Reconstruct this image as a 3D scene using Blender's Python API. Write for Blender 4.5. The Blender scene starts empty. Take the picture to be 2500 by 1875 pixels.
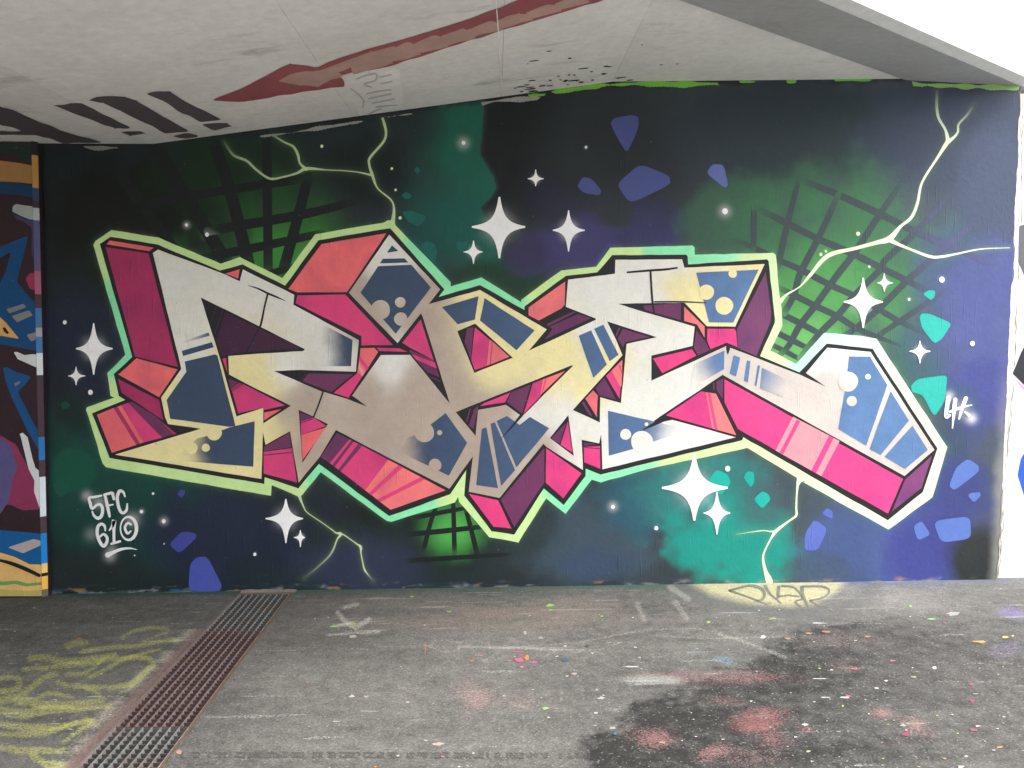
import bpy, bmesh, math, random
import numpy as np
from mathutils import Matrix, Vector
from mathutils.geometry import delaunay_2d_cdt

rng = np.random.default_rng(7)
random.seed(7)
scene = bpy.context.scene
COL = scene.collection

# ------------------------------------------------------------------ camera
W, H, FPX = 2500., 1875., 2022.
YAW, PITCH, ROLL, DIST, EYE = math.radians(1.2557), math.radians(4.212), math.radians(0.068), 4.928, 1.6
fwd = np.array([math.sin(YAW)*math.cos(PITCH), math.cos(YAW)*math.cos(PITCH), -math.sin(PITCH)])
rgt = np.array([math.cos(YAW), -math.sin(YAW), 0.])
upv = np.cross(rgt, fwd)
r2 = rgt*math.cos(ROLL)+upv*math.sin(ROLL)
u2 = -rgt*math.sin(ROLL)+upv*math.cos(ROLL)
CAMP = np.array([0., -DIST, EYE])
cam = bpy.data.cameras.new('camera')
cam.lens = 36.*FPX/W
cam.sensor_width = 36.
cam.clip_start = 0.05
cam.clip_end = 2000.
camo = bpy.data.objects.new('camera', cam)
COL.objects.link(camo)
camo.matrix_world = Matrix(((r2[0], u2[0], -fwd[0], CAMP[0]), (r2[1], u2[1], -fwd[1], CAMP[1]), (r2[2], u2[2], -fwd[2], CAMP[2]), (0, 0, 0, 1)))
scene.camera = camo

# ------------------------------------------------------------------ sky, sun, exposure
SUN_EL, SUN_AZ = math.radians(58.), math.radians(115.)   # azimuth measured clockwise from +Y (into the wall)
world = bpy.data.worlds.new('World')
scene.world = world
world.use_nodes = True
wn = world.node_tree
wn.nodes.clear()
sky = wn.nodes.new('ShaderNodeTexSky')
sky.sky_type = 'NISHITA'
sky.sun_disc = False
sky.sun_elevation = SUN_EL
sky.sun_rotation = SUN_AZ
sky.air_density = 1.0
sky.dust_density = 6.0
sky.ozone_density = 1.0
hs = wn.nodes.new('ShaderNodeHueSaturation')
hs.inputs['Saturation'].default_value = 0.22
bgn = wn.nodes.new('ShaderNodeBackground')
bgn.inputs['Strength'].default_value = 0.15
wo = wn.nodes.new('ShaderNodeOutputWorld')
wn.links.new(sky.outputs[0], hs.inputs['Color'])
wn.links.new(hs.outputs[0], bgn.inputs['Color'])
wn.links.new(bgn.outputs[0], wo.inputs['Surface'])
sl = bpy.data.lights.new('sun', 'SUN')
sl.energy = .8
sl.angle = math.radians(40.)
sl.color = (1.0, 0.97, 0.93)
so = bpy.data.objects.new('sun', sl)
COL.objects.link(so)
sdir = Vector((math.sin(SUN_AZ)*math.cos(SUN_EL), math.cos(SUN_AZ)*math.cos(SUN_EL), math.sin(SUN_EL)))
so.rotation_euler = sdir.to_track_quat('Z', 'Y').to_euler()
so.location = (5, -8, 8)
vs = scene.view_settings
vs.view_transform = 'Standard'
vs.look = 'None'
vs.gamma = 1.0
vs.use_curve_mapping = False
vs.exposure = 1.74
scene.cycles.max_bounces = 8
scene.cycles.diffuse_bounces = 5

# ------------------------------------------------------------------ projection helpers
def ray(px):
    a = np.atleast_2d(np.asarray(px, float))
    x = (a[:, 0]-W/2)/FPX
    y = -(a[:, 1]-H/2)/FPX
    return x[:, None]*r2+y[:, None]*u2+fwd

def on_wall(px, y=0.):
    d = ray(px)
    return CAMP+d*((y-CAMP[1])/d[:, 1])[:, None]

GS = 0.0097
def gz(x): return GS*x
def on_ground(px):
    d = ray(px)     # plane z = GS*x
    t = (GS*CAMP[0]-CAMP[2])/(d[:, 2]-GS*d[:, 0])
    return CAMP+d*t[:, None]

def to_px(p):
    q = np.asarray(p, float)-CAMP
    z = q@fwd
    zz = np.where(z > 0.05, z, 0.05)
    return np.stack([W/2+FPX*(q@r2)/zz, H/2-FPX*(q@u2)/zz], 1), z > 0.05

# measured crops of the wall survey: origin and scale
s5, s9, s4, s6 = 500/2212., 900/2212., 400/2212., 600/2212.
CR = dict(A=(200, 520, s5), B=(200, 860, s5), C=(600, 520, s5), D=(600, 860, s5), E=(1000, 640, s5), F=(1000, 960, s5),
          G=(1300, 580, s5), H=(1300, 850, s5), I=(1600, 580, s5), J=(1740, 800, s6), L=(100, 1160, s4), M=(640, 1150, s4),
          N=(1580, 1080, s5), O=(1960, 960, 500/1676.), Q=(1860, 600, s6), K=(180, 1430, 540/2013.),
          a=(0, 0, s9), b=(800, 0, s9), c=(1600, 0, s9), d=(0, 1300, s9), e=(800, 1300, s9), f=(1600, 1300, s9),
          p=(0, 350, 140/581.), q=(0, 720, 140/581.), r=(0, 1070, 140/581.), z=(0, 0, 1.), v=(0, 0, 2500/2212.))

def P(spec):
    """'A 1,2 3,4 B 5,6' -> list of survey points; a third number is a width (scaled)"""
    out = []
    o = None
    for t in spec.split():
        if t in CR:
            o = CR[t]
        else:
            v = [float(k) for k in t.split(',')]
            q = [o[0]+v[0]*o[2], o[1]+v[1]*o[2]]
            q += [v[2]*o[2]] if len(v) > 2 else []
            out.append(q)
    return out

def lin(c):
    c = np.asarray(c, float)/255.
    return np.where(c <= .04045, c/12.92, ((c+.055)/1.055)**2.4)

EX = [0, 300, 700, 1100, 1400, 1800, 2200, 2500]
EY = [.62, .70, .90, 1.15, 1.45, 1.9, 2.3, 2.5]
def alb(c, x, k=1.):      # paint reflectance from a sampled tone, light at that place divided out
    return np.clip(lin(c)/np.interp(x, EX, EY)*k, 0.004, .86)

# ------------------------------------------------------------------ value noise
_lat = rng.random((256, 256))
def vnoise(x, y):
    xi = np.floor(x).astype(int)
    yi = np.floor(y).astype(int)
    fx = x-xi
    fy = y-yi
    fx = fx*fx*(3-2*fx)
    fy = fy*fy*(3-2*fy)
    g = lambda i, j: _lat[i & 255, j & 255]
    return (g(xi, yi)*(1-fx)+g(xi+1, yi)*fx)*(1-fy)+(g(xi, yi+1)*(1-fx)+g(xi+1, yi+1)*fx)*fy
def fbm(x, y, o=4):
    s = 0
    a = .5
    for k in range(o):
        s = s+a*vnoise(x*2**k+17*k, y*2**k+31*k)
        a *= .5
    return s/(1-.5**o)
def sstep(a, b, x):
    t = np.clip((x-a)/(b-a), 0, 1)
    return t*t*(3-2*t)

def seg_dist(X, Y, pts, ws=None):
    """distance to a polyline (optionally minus interpolated half width)"""
    best = np.full(X.shape, 1e9)
    for i in range(len(pts)-1):
        ax, ay = pts[i][:2]
        bx, by = pts[i+1][:2]
        dx, dy = bx-ax, by-ay
        l2 = dx*dx+dy*dy+1e-9
        t = np.clip(((X-ax)*dx+(Y-ay)*dy)/l2, 0, 1)
        d = np.hypot(X-ax-t*dx, Y-ay-t*dy)
        if ws is not None:
            d = d-(ws[i]*(1-t)+ws[i+1]*t)/2
        best = np.minimum(best, d)
    return best
def inside(X, Y, poly):
    r = np.zeros(X.shape, bool)
    n = len(poly)
    for i in range(n):
        x1, y1 = poly[i][:2]
        x2, y2 = poly[(i+1) % n][:2]
        if y1 == y2:
            continue
        c = ((y1 > Y) != (y2 > Y)) & (X < (x2-x1)*(Y-y1)/(y2-y1)+x1)
        r ^= c
    return r

# ------------------------------------------------------------------ materials
def new_mat(name):
    m = bpy.data.materials.new(name)
    m.use_nodes = True
    nt = m.node_tree
    return m, nt, nt.nodes['Principled BSDF']
def nd(nt, t, **kw):
    n = nt.nodes.new(t)
    for k, v in kw.items():
        if k.startswith('i_'):
            n.inputs[k[2:].replace('_', ' ')].default_value = v
        else:
            setattr(n, k, v)
    return n
def noise(nt, vec, scale, detail=4., rough=.55):
    n = nd(nt, 'ShaderNodeTexNoise')
    n.inputs['Scale'].default_value = scale
    n.inputs['Detail'].default_value = detail
    n.inputs['Roughness'].default_value = rough
    nt.links.new(vec, n.inputs['Vector'])
    return n.outputs['Fac']
def mrange(nt, v, a, b, c, d):
    n = nd(nt, 'ShaderNodeMapRange')
    n.inputs[1].default_value, n.inputs[2].default_value = a, b
    n.inputs[3].default_value, n.inputs[4].default_value = c, d
    nt.links.new(v, n.inputs[0])
    return n.outputs[0]
def math_(nt, op, a, b):
    n = nd(nt, 'ShaderNodeMath', operation=op)
    for i, v in enumerate((a, b)):
        if isinstance(v, (int, float)):
            n.inputs[i].default_value = v
        else:
            nt.links.new(v, n.inputs[i])
    return n.outputs[0]
def mixc(nt, fac, a, b, mode='MIX'):
    n = nd(nt, 'ShaderNodeMix', data_type='RGBA', blend_type=mode)
    for i, v in ((0, fac), (6, a), (7, b)):
        if isinstance(v, (int, float)):
            n.inputs[i].default_value = v
        elif isinstance(v, tuple):
            n.inputs[i].default_value = v+(1,) if len(v) == 3 else v
        else:
            nt.links.new(v, n.inputs[i])
    return n.outputs[2]

def paint_material(name, rough=.5, mottled=.06, bumps=.62, spec=.26):
    """spray / emulsion paint: pigment from the mesh, relief and wear from noise in world space"""
    m, nt, bs = new_mat(name)
    at = nd(nt, 'ShaderNodeAttribute', attribute_name='pigment')
    geo = nd(nt, 'ShaderNodeNewGeometry')
    pos = geo.outputs['Position']
    n1 = noise(nt, pos, 3.5, 6)
    n2 = noise(nt, pos, 260., 2)
    v = math_(nt, 'ADD', mrange(nt, n1, .3, .7, 1-mottled, 1+mottled), mrange(nt, n2, .3, .7, -.05, .05))
    col = mixc(nt, 1., at.outputs['Color'], v, 'MULTIPLY')
    blot = noise(nt, pos, 16., 6, .7)
    col = mixc(nt, 1., col, mrange(nt, blot, .3, .7, .93, 1.06), 'MULTIPLY')
    # pin holes and chips
    chip = noise(nt, pos, 55., 3)
    cf = mrange(nt, chip, .715, .745, 0., .75)
    col = mixc(nt, cf, col, (.16, .16, .15))
    nt.links.new(col, bs.inputs['Base Color'])
    # old runs under the paint: stretched noise
    mp = nd(nt, 'ShaderNodeMapping')
    mp.inputs['Scale'].default_value = (60, 60, 5)
    nt.links.new(pos, mp.inputs['Vector'])
    runs = noise(nt, mp.outputs[0], 1., 2)
    runs = mrange(nt, runs, .6, .78, 0, 1)
    where = mrange(nt, noise(nt, pos, 1.7, 2), .5, .62, 0, 1)
    runs = math_(nt, 'MULTIPLY', runs, where)
    n3 = noise(nt, pos, 38., 5)
    n4 = noise(nt, pos, 420., 2)
    h = math_(nt, 'ADD', math_(nt, 'ADD', math_(nt, 'MULTIPLY', n3, .6), math_(nt, 'MULTIPLY', n4, .25)), math_(nt, 'MULTIPLY', runs, 1.3))
    bp = nd(nt, 'ShaderNodeBump')
    bp.inputs['Strength'].default_value = bumps
    bp.inputs['Distance'].default_value = .004
    nt.links.new(h, bp.inputs['Height'])
    nt.links.new(bp.outputs[0], bs.inputs['Normal'])
    nt.links.new(mrange(nt, n1, .3, .7, rough-.08, rough+.12), bs.inputs['Roughness'])
    bs.inputs['Specular IOR Level'].default_value = spec
    return m

M_PAINT = paint_material('spray_paint_on_plaster')
M_CEILP = paint_material('brushed_paint_on_concrete', .7, .15, .2, .2)

def concrete(name, c0, c1, stain=.35):
    m, nt, bs = new_mat(name)
    geo = nd(nt, 'ShaderNodeNewGeometry')
    pos = geo.outputs['Position']
    a = noise(nt, pos, 1.3, 8, .62)
    b = noise(nt, pos, 22., 5, .6)
    c = noise(nt, pos, 300., 2)
    col = mixc(nt, mrange(nt, a, .35, .66, 0, 1), c0, c1)
    v = math_(nt, 'ADD', mrange(nt, b, .3, .7, .93, 1.07), mrange(nt, c, .3, .7, -.05, .05))
    col = mixc(nt, 1., col, v, 'MULTIPLY')
    mp = nd(nt, 'ShaderNodeMapping')
    mp.inputs['Scale'].default_value = (1.2, 4, 4)
    nt.links.new(pos, mp.inputs['Vector'])
    st = noise(nt, mp.outputs[0], 1.1, 7, .65)
    col = mixc(nt, mrange(nt, st, .58, .74, 0, stain), col, (.2, .19, .165))
    pit = noise(nt, pos, 75., 2)
    col = mixc(nt, mrange(nt, pit, .74, .78, 0, .5), col, (.12, .12, .11))
    nt.links.new(col, bs.inputs['Base Color'])
    bs.inputs['Roughness'].default_value = .88
    bs.inputs['Specular IOR Level'].default_value = .25
    bp = nd(nt, 'ShaderNodeBump')
    bp.inputs['Strength'].default_value = .25
    bp.inputs['Distance'].default_value = .004
    nt.links.new(math_(nt, 'ADD', b, math_(nt, 'MULTIPLY', c, .4)), bp.inputs['Height'])
    nt.links.new(bp.outputs[0], bs.inputs['Normal'])
    return m
M_SOFFIT = concrete('painted_soffit_concrete', (.70, .705, .685), (.81, .815, .79), .6)
M_BEAM = concrete('shaded_edge_concrete', (.35, .36, .37), (.40, .41, .42), .25)  # lower tone carries the weaker ground light on the edge beam
M_FASCIA = concrete('skylit_fascia_concrete', (.45, .46, .46), (.52, .53, .53), .2)  # lighter than the beam to stand for sky light on the strip
M_RAW = concrete('raw_wall_concrete', (.3, .29, .27), (.38, .37, .35))

def metal(name, c0, c1, rough, rust):
    m, nt, bs = new_mat(name)
    geo = nd(nt, 'ShaderNodeNewGeometry')
    pos = geo.outputs['Position']
    a = noise(nt, pos, 45., 6, .65)
    col = mixc(nt, mrange(nt, a, .35, .65, 0, 1), c0, c1)
    b = noise(nt, pos, 9., 5, .6)
    col = mixc(nt, mrange(nt, b, .5, .62, 0, rust), col, (.16, .075, .035))
    nt.links.new(col, bs.inputs['Base Color'])
    bs.inputs['Metallic'].default_value = .25
    bs.inputs['Roughness'].default_value = rough
    return m
M_GALV = metal('worn_galvanised_steel', (.27, .27, .26), (.16, .16, .155), .55, .25)
M_DARKBAR = metal('grimy_steel', (.055, .056, .055), (.10, .10, .098), .6, .2)
M_REDBAR = metal('maroon_sprayed_steel', (.068, .046, .045), (.09, .06, .058), .6, .2)
M_REDGALV = metal('maroon_sprayed_worn_steel', (.24, .19, .185), (.15, .115, .11), .5, .2)
M_RUST = metal('rusty_angle_iron', (.17, .10, .05), (.10, .07, .05), .75, .6)
M_MORTAR = metal('painted_mortar', (.20, .14, .125), (.15, .10, .09), .9, .1)
M_CHAN = concrete('dark_channel_concrete', (.05, .048, .045), (.08, .077, .07))  # very dark tone inside the trough

# ------------------------------------------------------------------ mesh helpers
def tag(o, label=None, cat=None, group=None, kind=None):
    for k, v in (('label', label), ('category', cat), ('group', group), ('kind', kind)):
        if v:
            o[k] = v
    return o
def mesh_obj(name, verts, faces, mat, parent=None, cols=None):
    me = bpy.data.meshes.new(name)
    me.from_pydata([tuple(map(float, v)) for v in verts], [], faces)
    if cols is not None:
        ca = me.color_attributes.new('pigment', 'FLOAT_COLOR', 'POINT')
        c4 = np.ones((len(verts), 4), np.float32)
        c4[:, :3] = cols
        ca.data.foreach_set('color', c4.ravel())
    me.update()
    if mat:
        me.materials.append(mat)
    o = bpy.data.objects.new(name, me)
    COL.objects.link(o)
    if parent:
        o.parent = parent
    return o
def box_geo(x0, x1, y0, y1, z0, z1):
    v = [(x0, y0, z0), (x1, y0, z0), (x1, y1, z0), (x0, y1, z0), (x0, y0, z1), (x1, y0, z1), (x1, y1, z1), (x0, y1, z1)]
    f = [(3, 2, 1, 0), (4, 5, 6, 7), (0, 1, 5, 4), (1, 2, 6, 5), (2, 3, 7, 6), (3, 0, 4, 7)]
    return v, f
def catmull(pts, n=6, closed=False):
    a = np.asarray(pts, float)
    m = len(a)
    out = []
    rngi = range(m) if closed else range(m-1)
    for i in rngi:
        if closed:
            p0, p1, p2, p3 = a[i-1], a[i], a[(i+1) % m], a[(i+2) % m]
        else:
            p0, p1, p2, p3 = a[max(i-1, 0)], a[i], a[i+1], a[min(i+2, m-1)]
        for k in range(n):
            t = k/n
            out.append(.5*((2*p1)+(-p0+p2)*t+(2*p0-5*p1+4*p2-p3)*t*t+(-p0+3*p1-3*p2+p3)*t**3))
    if not closed:
        out.append(a[-1])
    return np.array(out)
def round_poly(pts, r=.3, n=4):
    """rounded corners: quadratic curve across every corner"""
    a = np.asarray(pts, float)
    out = []
    m = len(a)
    for i in range(m):
        p, c, q = a[i-1], a[i], a[(i+1) % m]
        s = c+(p-c)*r
        e = c+(q-c)*r
        for k in range(n+1):
            t = k/n
            out.append((1-t)**2*s+2*t*(1-t)*c+t*t*e)
    return np.array(out)
def wobble(pts, amp=1.0, step=22.):
    """hand-cut edge: subdivide and shift a little"""
    a = np.asarray(pts, float)
    out = []
    m = len(a)
    for i in range(m):
        p, q = a[i], a[(i+1) % m]
        d = q-p
        L = np.hypot(*d)
        k = max(1, int(L/step))
        nrm = np.array([-d[1], d[0]])/(L+1e-9)
        for j in range(k):
            t = j/k
            b = p+d*t
            if j:
                h = vnoise(np.array([b[0]/31.]), np.array([b[1]/31.]))[0]-.5
                b = b+nrm*h*2*amp
            out.append(b)
    return np.array(out)

_depth = [0]
LAYER = dict(bg=.0004, glow=.0009, black=.0014, face=.0019, gap=.0024, over=.0029, top=.0034)
PLANE_Y = [0.]
def sheet(name, pts, colour, layer, parent, maxedge=None, hand=.7, mat=None, proj=None):
    """thin paint film following a traced outline on a plane"""
    pts = np.asarray(pts, float)[:, :2]
    if hand:
        pts = wobble(pts, hand)
    co = [Vector((float(p[0]), float(p[1]))) for p in pts]
    m = len(co)
    if maxedge:      # points inside, so that the pigment can vary across the film
        lo, hi = pts.min(0), pts.max(0)
        st = maxedge*.8
        gx_, gy_ = np.meshgrid(np.arange(lo[0]+st*.4, hi[0], st), np.arange(lo[1]+st*.4, hi[1], st*.87))
        gx_[1::2] += st*.5
        gx_, gy_ = gx_.ravel(), gy_.ravel()
        ok = inside(gx_, gy_, pts)
        if ok.any():
            ok &= seg_dist(gx_, gy_, list(pts)+[pts[0]]) > st*.25
        co += [Vector((float(x), float(y))) for x, y in zip(gx_[ok], gy_[ok])]
    r_ = delaunay_2d_cdt(co, [], [list(range(m))], 1, 1e-4)
    uv = np.array([(v.x, v.y) for v in r_[0]])
    faces = [list(q) for q in r_[2]]
    if r_[1] and len(faces):
        cen = np.array([uv[q].mean(0) for q in faces])
        keep = inside(cen[:, 0], cen[:, 1], pts)
        faces = [q for q, k in zip(faces, keep) if k]
    _depth[0] = (_depth[0]+1) % 28
    if proj is None:
        p3 = on_wall(uv, PLANE_Y[0])
        p3[:, 1] -= LAYER[layer]+_depth[0]*.000015
    else:
        p3 = proj(uv)
    # face the viewer
    nsum = 0
    for q in faces[:40]:
        nn = np.cross(p3[q[1]]-p3[q[0]], p3[q[2]]-p3[q[0]])
        nsum += nn@(CAMP-p3[q[0]])
    if nsum < 0:
        faces = [q[::-1] for q in faces]
    cols = colour(uv[:, 0], uv[:, 1]) if callable(colour) else np.tile(np.asarray(colour, float), (len(uv), 1))
    return mesh_obj(name, p3, faces, mat or M_PAINT, parent, cols)

def stroke_geo(pts, n=6, closed=False, ragged=0.):
    a = catmull(pts, n, closed)
    c, w = a[:, :2], np.abs(a[:, 2])
    if closed:
        t = np.roll(c, -1, 0)-np.roll(c, 1, 0)
    else:
        t = np.gradient(c, axis=0)
    t /= np.linalg.norm(t, axis=1)[:, None]+1e-9
    nr = np.stack([-t[:, 1], t[:, 0]], 1)
    if ragged:
        w = w*(1+ragged*(rng.random(len(w))-.5))
    l = c+nr*w[:, None]/2
    r = c-nr*w[:, None]/2
    m = len(c)
    uv = np.empty((2*m, 2))
    uv[0::2] = l
    uv[1::2] = r
    k = m if closed else m-1
    fc = [(2*i, 2*i+1, (2*i+3) % (2*m), (2*i+2) % (2*m)) for i in range(k)]
    if not closed:      # round ends
        ex = []
        for idx, sg in ((0, -1), (m-1, 1)):
            base = len(uv)+len(ex)
            ring = []
            for j in range(1, 6):
                an = math.pi*j/6
                ring.append(c[idx]+(nr[idx]*math.cos(an)+sg*t[idx]*math.sin(an))*w[idx]/2)
            ids = [2*idx]+[base+j for j in range(5)]+[2*idx+1]
            ex += ring
            fc.append(tuple(ids))
        uv = np.vstack([uv, np.array(ex)])
    s = np.linspace(0, 1, m)
    sv = np.empty(len(uv))
    sv[0:2*m:2] = s
    sv[1:2*m:2] = s
    if not closed:
        sv[2*m:2*m+5] = 0
        sv[2*m+5:] = 1
    return uv, fc, sv
def stroke(name, pts, colour, layer, parent, n=6, closed=False, fade=None, mat=None, proj=None, ragged=0.):
    uv, fc, sv = stroke_geo(pts, n, closed, ragged)
    _depth[0] = (_depth[0]+1) % 28
    if proj is None:
        p3 = on_wall(uv, PLANE_Y[0])
        p3[:, 1] -= LAYER[layer]+_depth[0]*.000015
    else:
        p3 = proj(uv)
    nn = 0
    for q in fc[:30]:
        nn += np.cross(p3[q[1]]-p3[q[0]], p3[q[2]]-p3[q[0]])@(CAMP-p3[q[0]])
    if nn < 0:
        fc = [q[::-1] for q in fc]
    cols = colour(uv[:, 0], uv[:, 1]) if callable(colour) else np.tile(np.asarray(colour, float), (len(uv), 1))
    if fade is not None:
        a = np.interp(sv, fade[0], fade[1])[:, None]
        cols = cols*a+bgcol(uv[:, 0], uv[:, 1])*(1-a)
    return mesh_obj(name, p3, fc, mat or M_PAINT, parent, cols)
def disc(name, cx, cy, rx, ry, colour, layer, parent, rot=0.):
    an = np.linspace(0, 2*math.pi, 29)[:-1]
    x = rx*np.cos(an)*(1+.03*np.sin(3*an+cx))
    y = ry*np.sin(an)
    c, s = math.cos(rot), math.sin(rot)
    return sheet(name, np.stack([cx+x*c-y*s, cy+x*s+y*c], 1), colour, layer, parent, hand=0)

# ------------------------------------------------------------------ ceiling profile
def ceil_z(x):
    return np.interp(x, [-30, -1.97, .69, 2.43, 9.], [2.58, 2.632, 3.003, 3.046, 3.046])
E0, EK = 2.415, 1.275            # deck edge: x = E0 + EK*y  (y < 0 towards the viewer)
def y_edge(x): return (x-E0)/EK

# ================================================================== GROUND
yel_g = (.36, .375, .085)
tag_strokes = [    # dried chalky yellow lettering on the asphalt left of the drain
    'd 730,630,22 800,590,24 900,570,24 1010,575,22 1000,600,20 940,620,16 860,650,12',
    'd 490,715,30 640,690,32 830,680,28 960,655,26 1065,645,20',
    'd 180,755,40 260,745,42 350,770,40 480,765,34 690,730,28',
    'd 140,820,28 300,810,34 500,790,36 640,760,32 800,750,30 900,755,30 920,790,32 860,850,36 790,910,38 660,930,34 540,925,30 410,920,34 350,900,34',
    'd 540,865,28 640,820,28 720,770,26 800,740,24 960,700,16',
    'd 400,850,30 500,850,30 580,800,26 620,760,22',
    'd 0,880,36 60,865,34 120,880,34 115,930,36 60,950,38 0,955,36',
    'd 0,1010,48 110,985,44 190,930,42 260,870,40 340,850,34',
    'd 110,1020,44 170,1010,60 240,1030,56 380,1035,44 520,1020,34 620,1005,30 580,960,34 500,930,26',
    'd 240,980,28 300,960,28 360,970,28 440,990,22',
    'd 0,1070,60 150,1090,66 300,1060,52 480,1060,40 660,1040,26',
    'd 0,1150,44 160,1170,50 320,1170,44 440,1150,30 550,1125,26',
    'd 0,1210,32 140,1215,38 290,1200,34 400,1160,28 520,1120,28 560,1130,24 470,1190,30 380,1260,26',
    'd 0,1290,40 120,1310,50 260,1310,46 380,1310,34', 'd 190,1340,40 280,1390,60 360,1400,66', 'd 400,680,40 470,660,44 520,665,36']
tag_strokes = [P(t) for t in tag_strokes]
bier_strokes = [P(t) for t in (
    'f 445,350,14 560,320,16 630,335,20 655,370,20 640,405,16 600,410,12', 'f 445,350,14 520,375,13 590,400,12 660,430,10 690,425,9',
    'f 660,325,26 690,370,16 755,425,8', 'f 740,330,26 735,390,22', 'f 740,385,14 800,378,12 860,385,12', 'f 760,322,16 830,330,14 870,370,14 880,400,12 850,410,10 840,420,10 870,445,10',
    'f 880,330,28 885,380,24 920,450,14', 'f 890,325,14 1000,325,14 1045,350,14 1010,390,12 930,410,12', 'f 930,410,14 990,440,12 1070,420,10 1110,430,8')]
pink_b = [  # cx, cy, rx, ry, rot, rgb, coverage (survey f/e crops)
    ('e', 850, 960, 130, 95, .4, (.42, .22, .20), .55), ('e', 880, 1020, 110, 50, -.4, (.42, .22, .20), .45), ('e', 1180, 1010, 170, 55, .2, (.42, .24, .21), .35), ('e', 1150, 1060, 60, 30, 0, (.42, .24, .21), .35),
    ('f', 320, 865, 420, 45, .03, (.40, .15, .14), .62), ('f', 650, 1120, 160, 75, -.15, (.34, .09, .085), .85), ('f', 700, 1240, 150, 70, .1, (.36, .12, .11), .7), ('f', 900, 1180, 70, 35, .2, (.34, .10, .09), .6),
    ('f', 340, 1320, 110, 45, -.4, (.40, .15, .14), .6), ('f', 520, 1340, 300, 70, .1, (.36, .14, .13), .42), ('f', 420, 1010, 150, 38, .05, (.34, .11, .10), .6), ('f', 0, 1260, 80, 60, 0, (.38, .14, .13), .5),
    ('f', 1360, 1085, 130, 50, .25, (.45, .18, .17), .72), ('f', 1560, 1150, 110, 60, .3, (.45, .18, .17), .68), ('f', 1620, 1210, 140, 60, .3, (.40, .18, .17), .4),
    ('f', 1100, 640, 230, 45, 0, (.38, .22, .20), .4), ('f', 1150, 810, 120, 40, 0, (.36, .17, .15), .35), ('e', 1950, 1230, 160, 60, .1, (.38, .13, .12), .5), ('e', 1000, 420, 400, 40, 0, (.3, .2, .16), .25),
    ('e', 1960, 885, 170, 28, 0, (.25, .29, .25), .85), ('f', 20, 885, 110, 22, 0, (.25, .29, .25), .8),
    ('f', 2150, 480, 90, 30, .1, (.22, .13, .55), .75), ('f', 2110, 700, 110, 55, -.2, (.24, .15, .40), .5), ('f', 410, 765, 70, 28, .2, (.10, .26, .38), .7), ('f', 215, 725, 60, 22, 0, (.12, .28, .38), .5),
    ('d', 1500, 640, 40, 50, 0, (.08, .06, .12), .3)]
dust_pts = []
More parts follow.
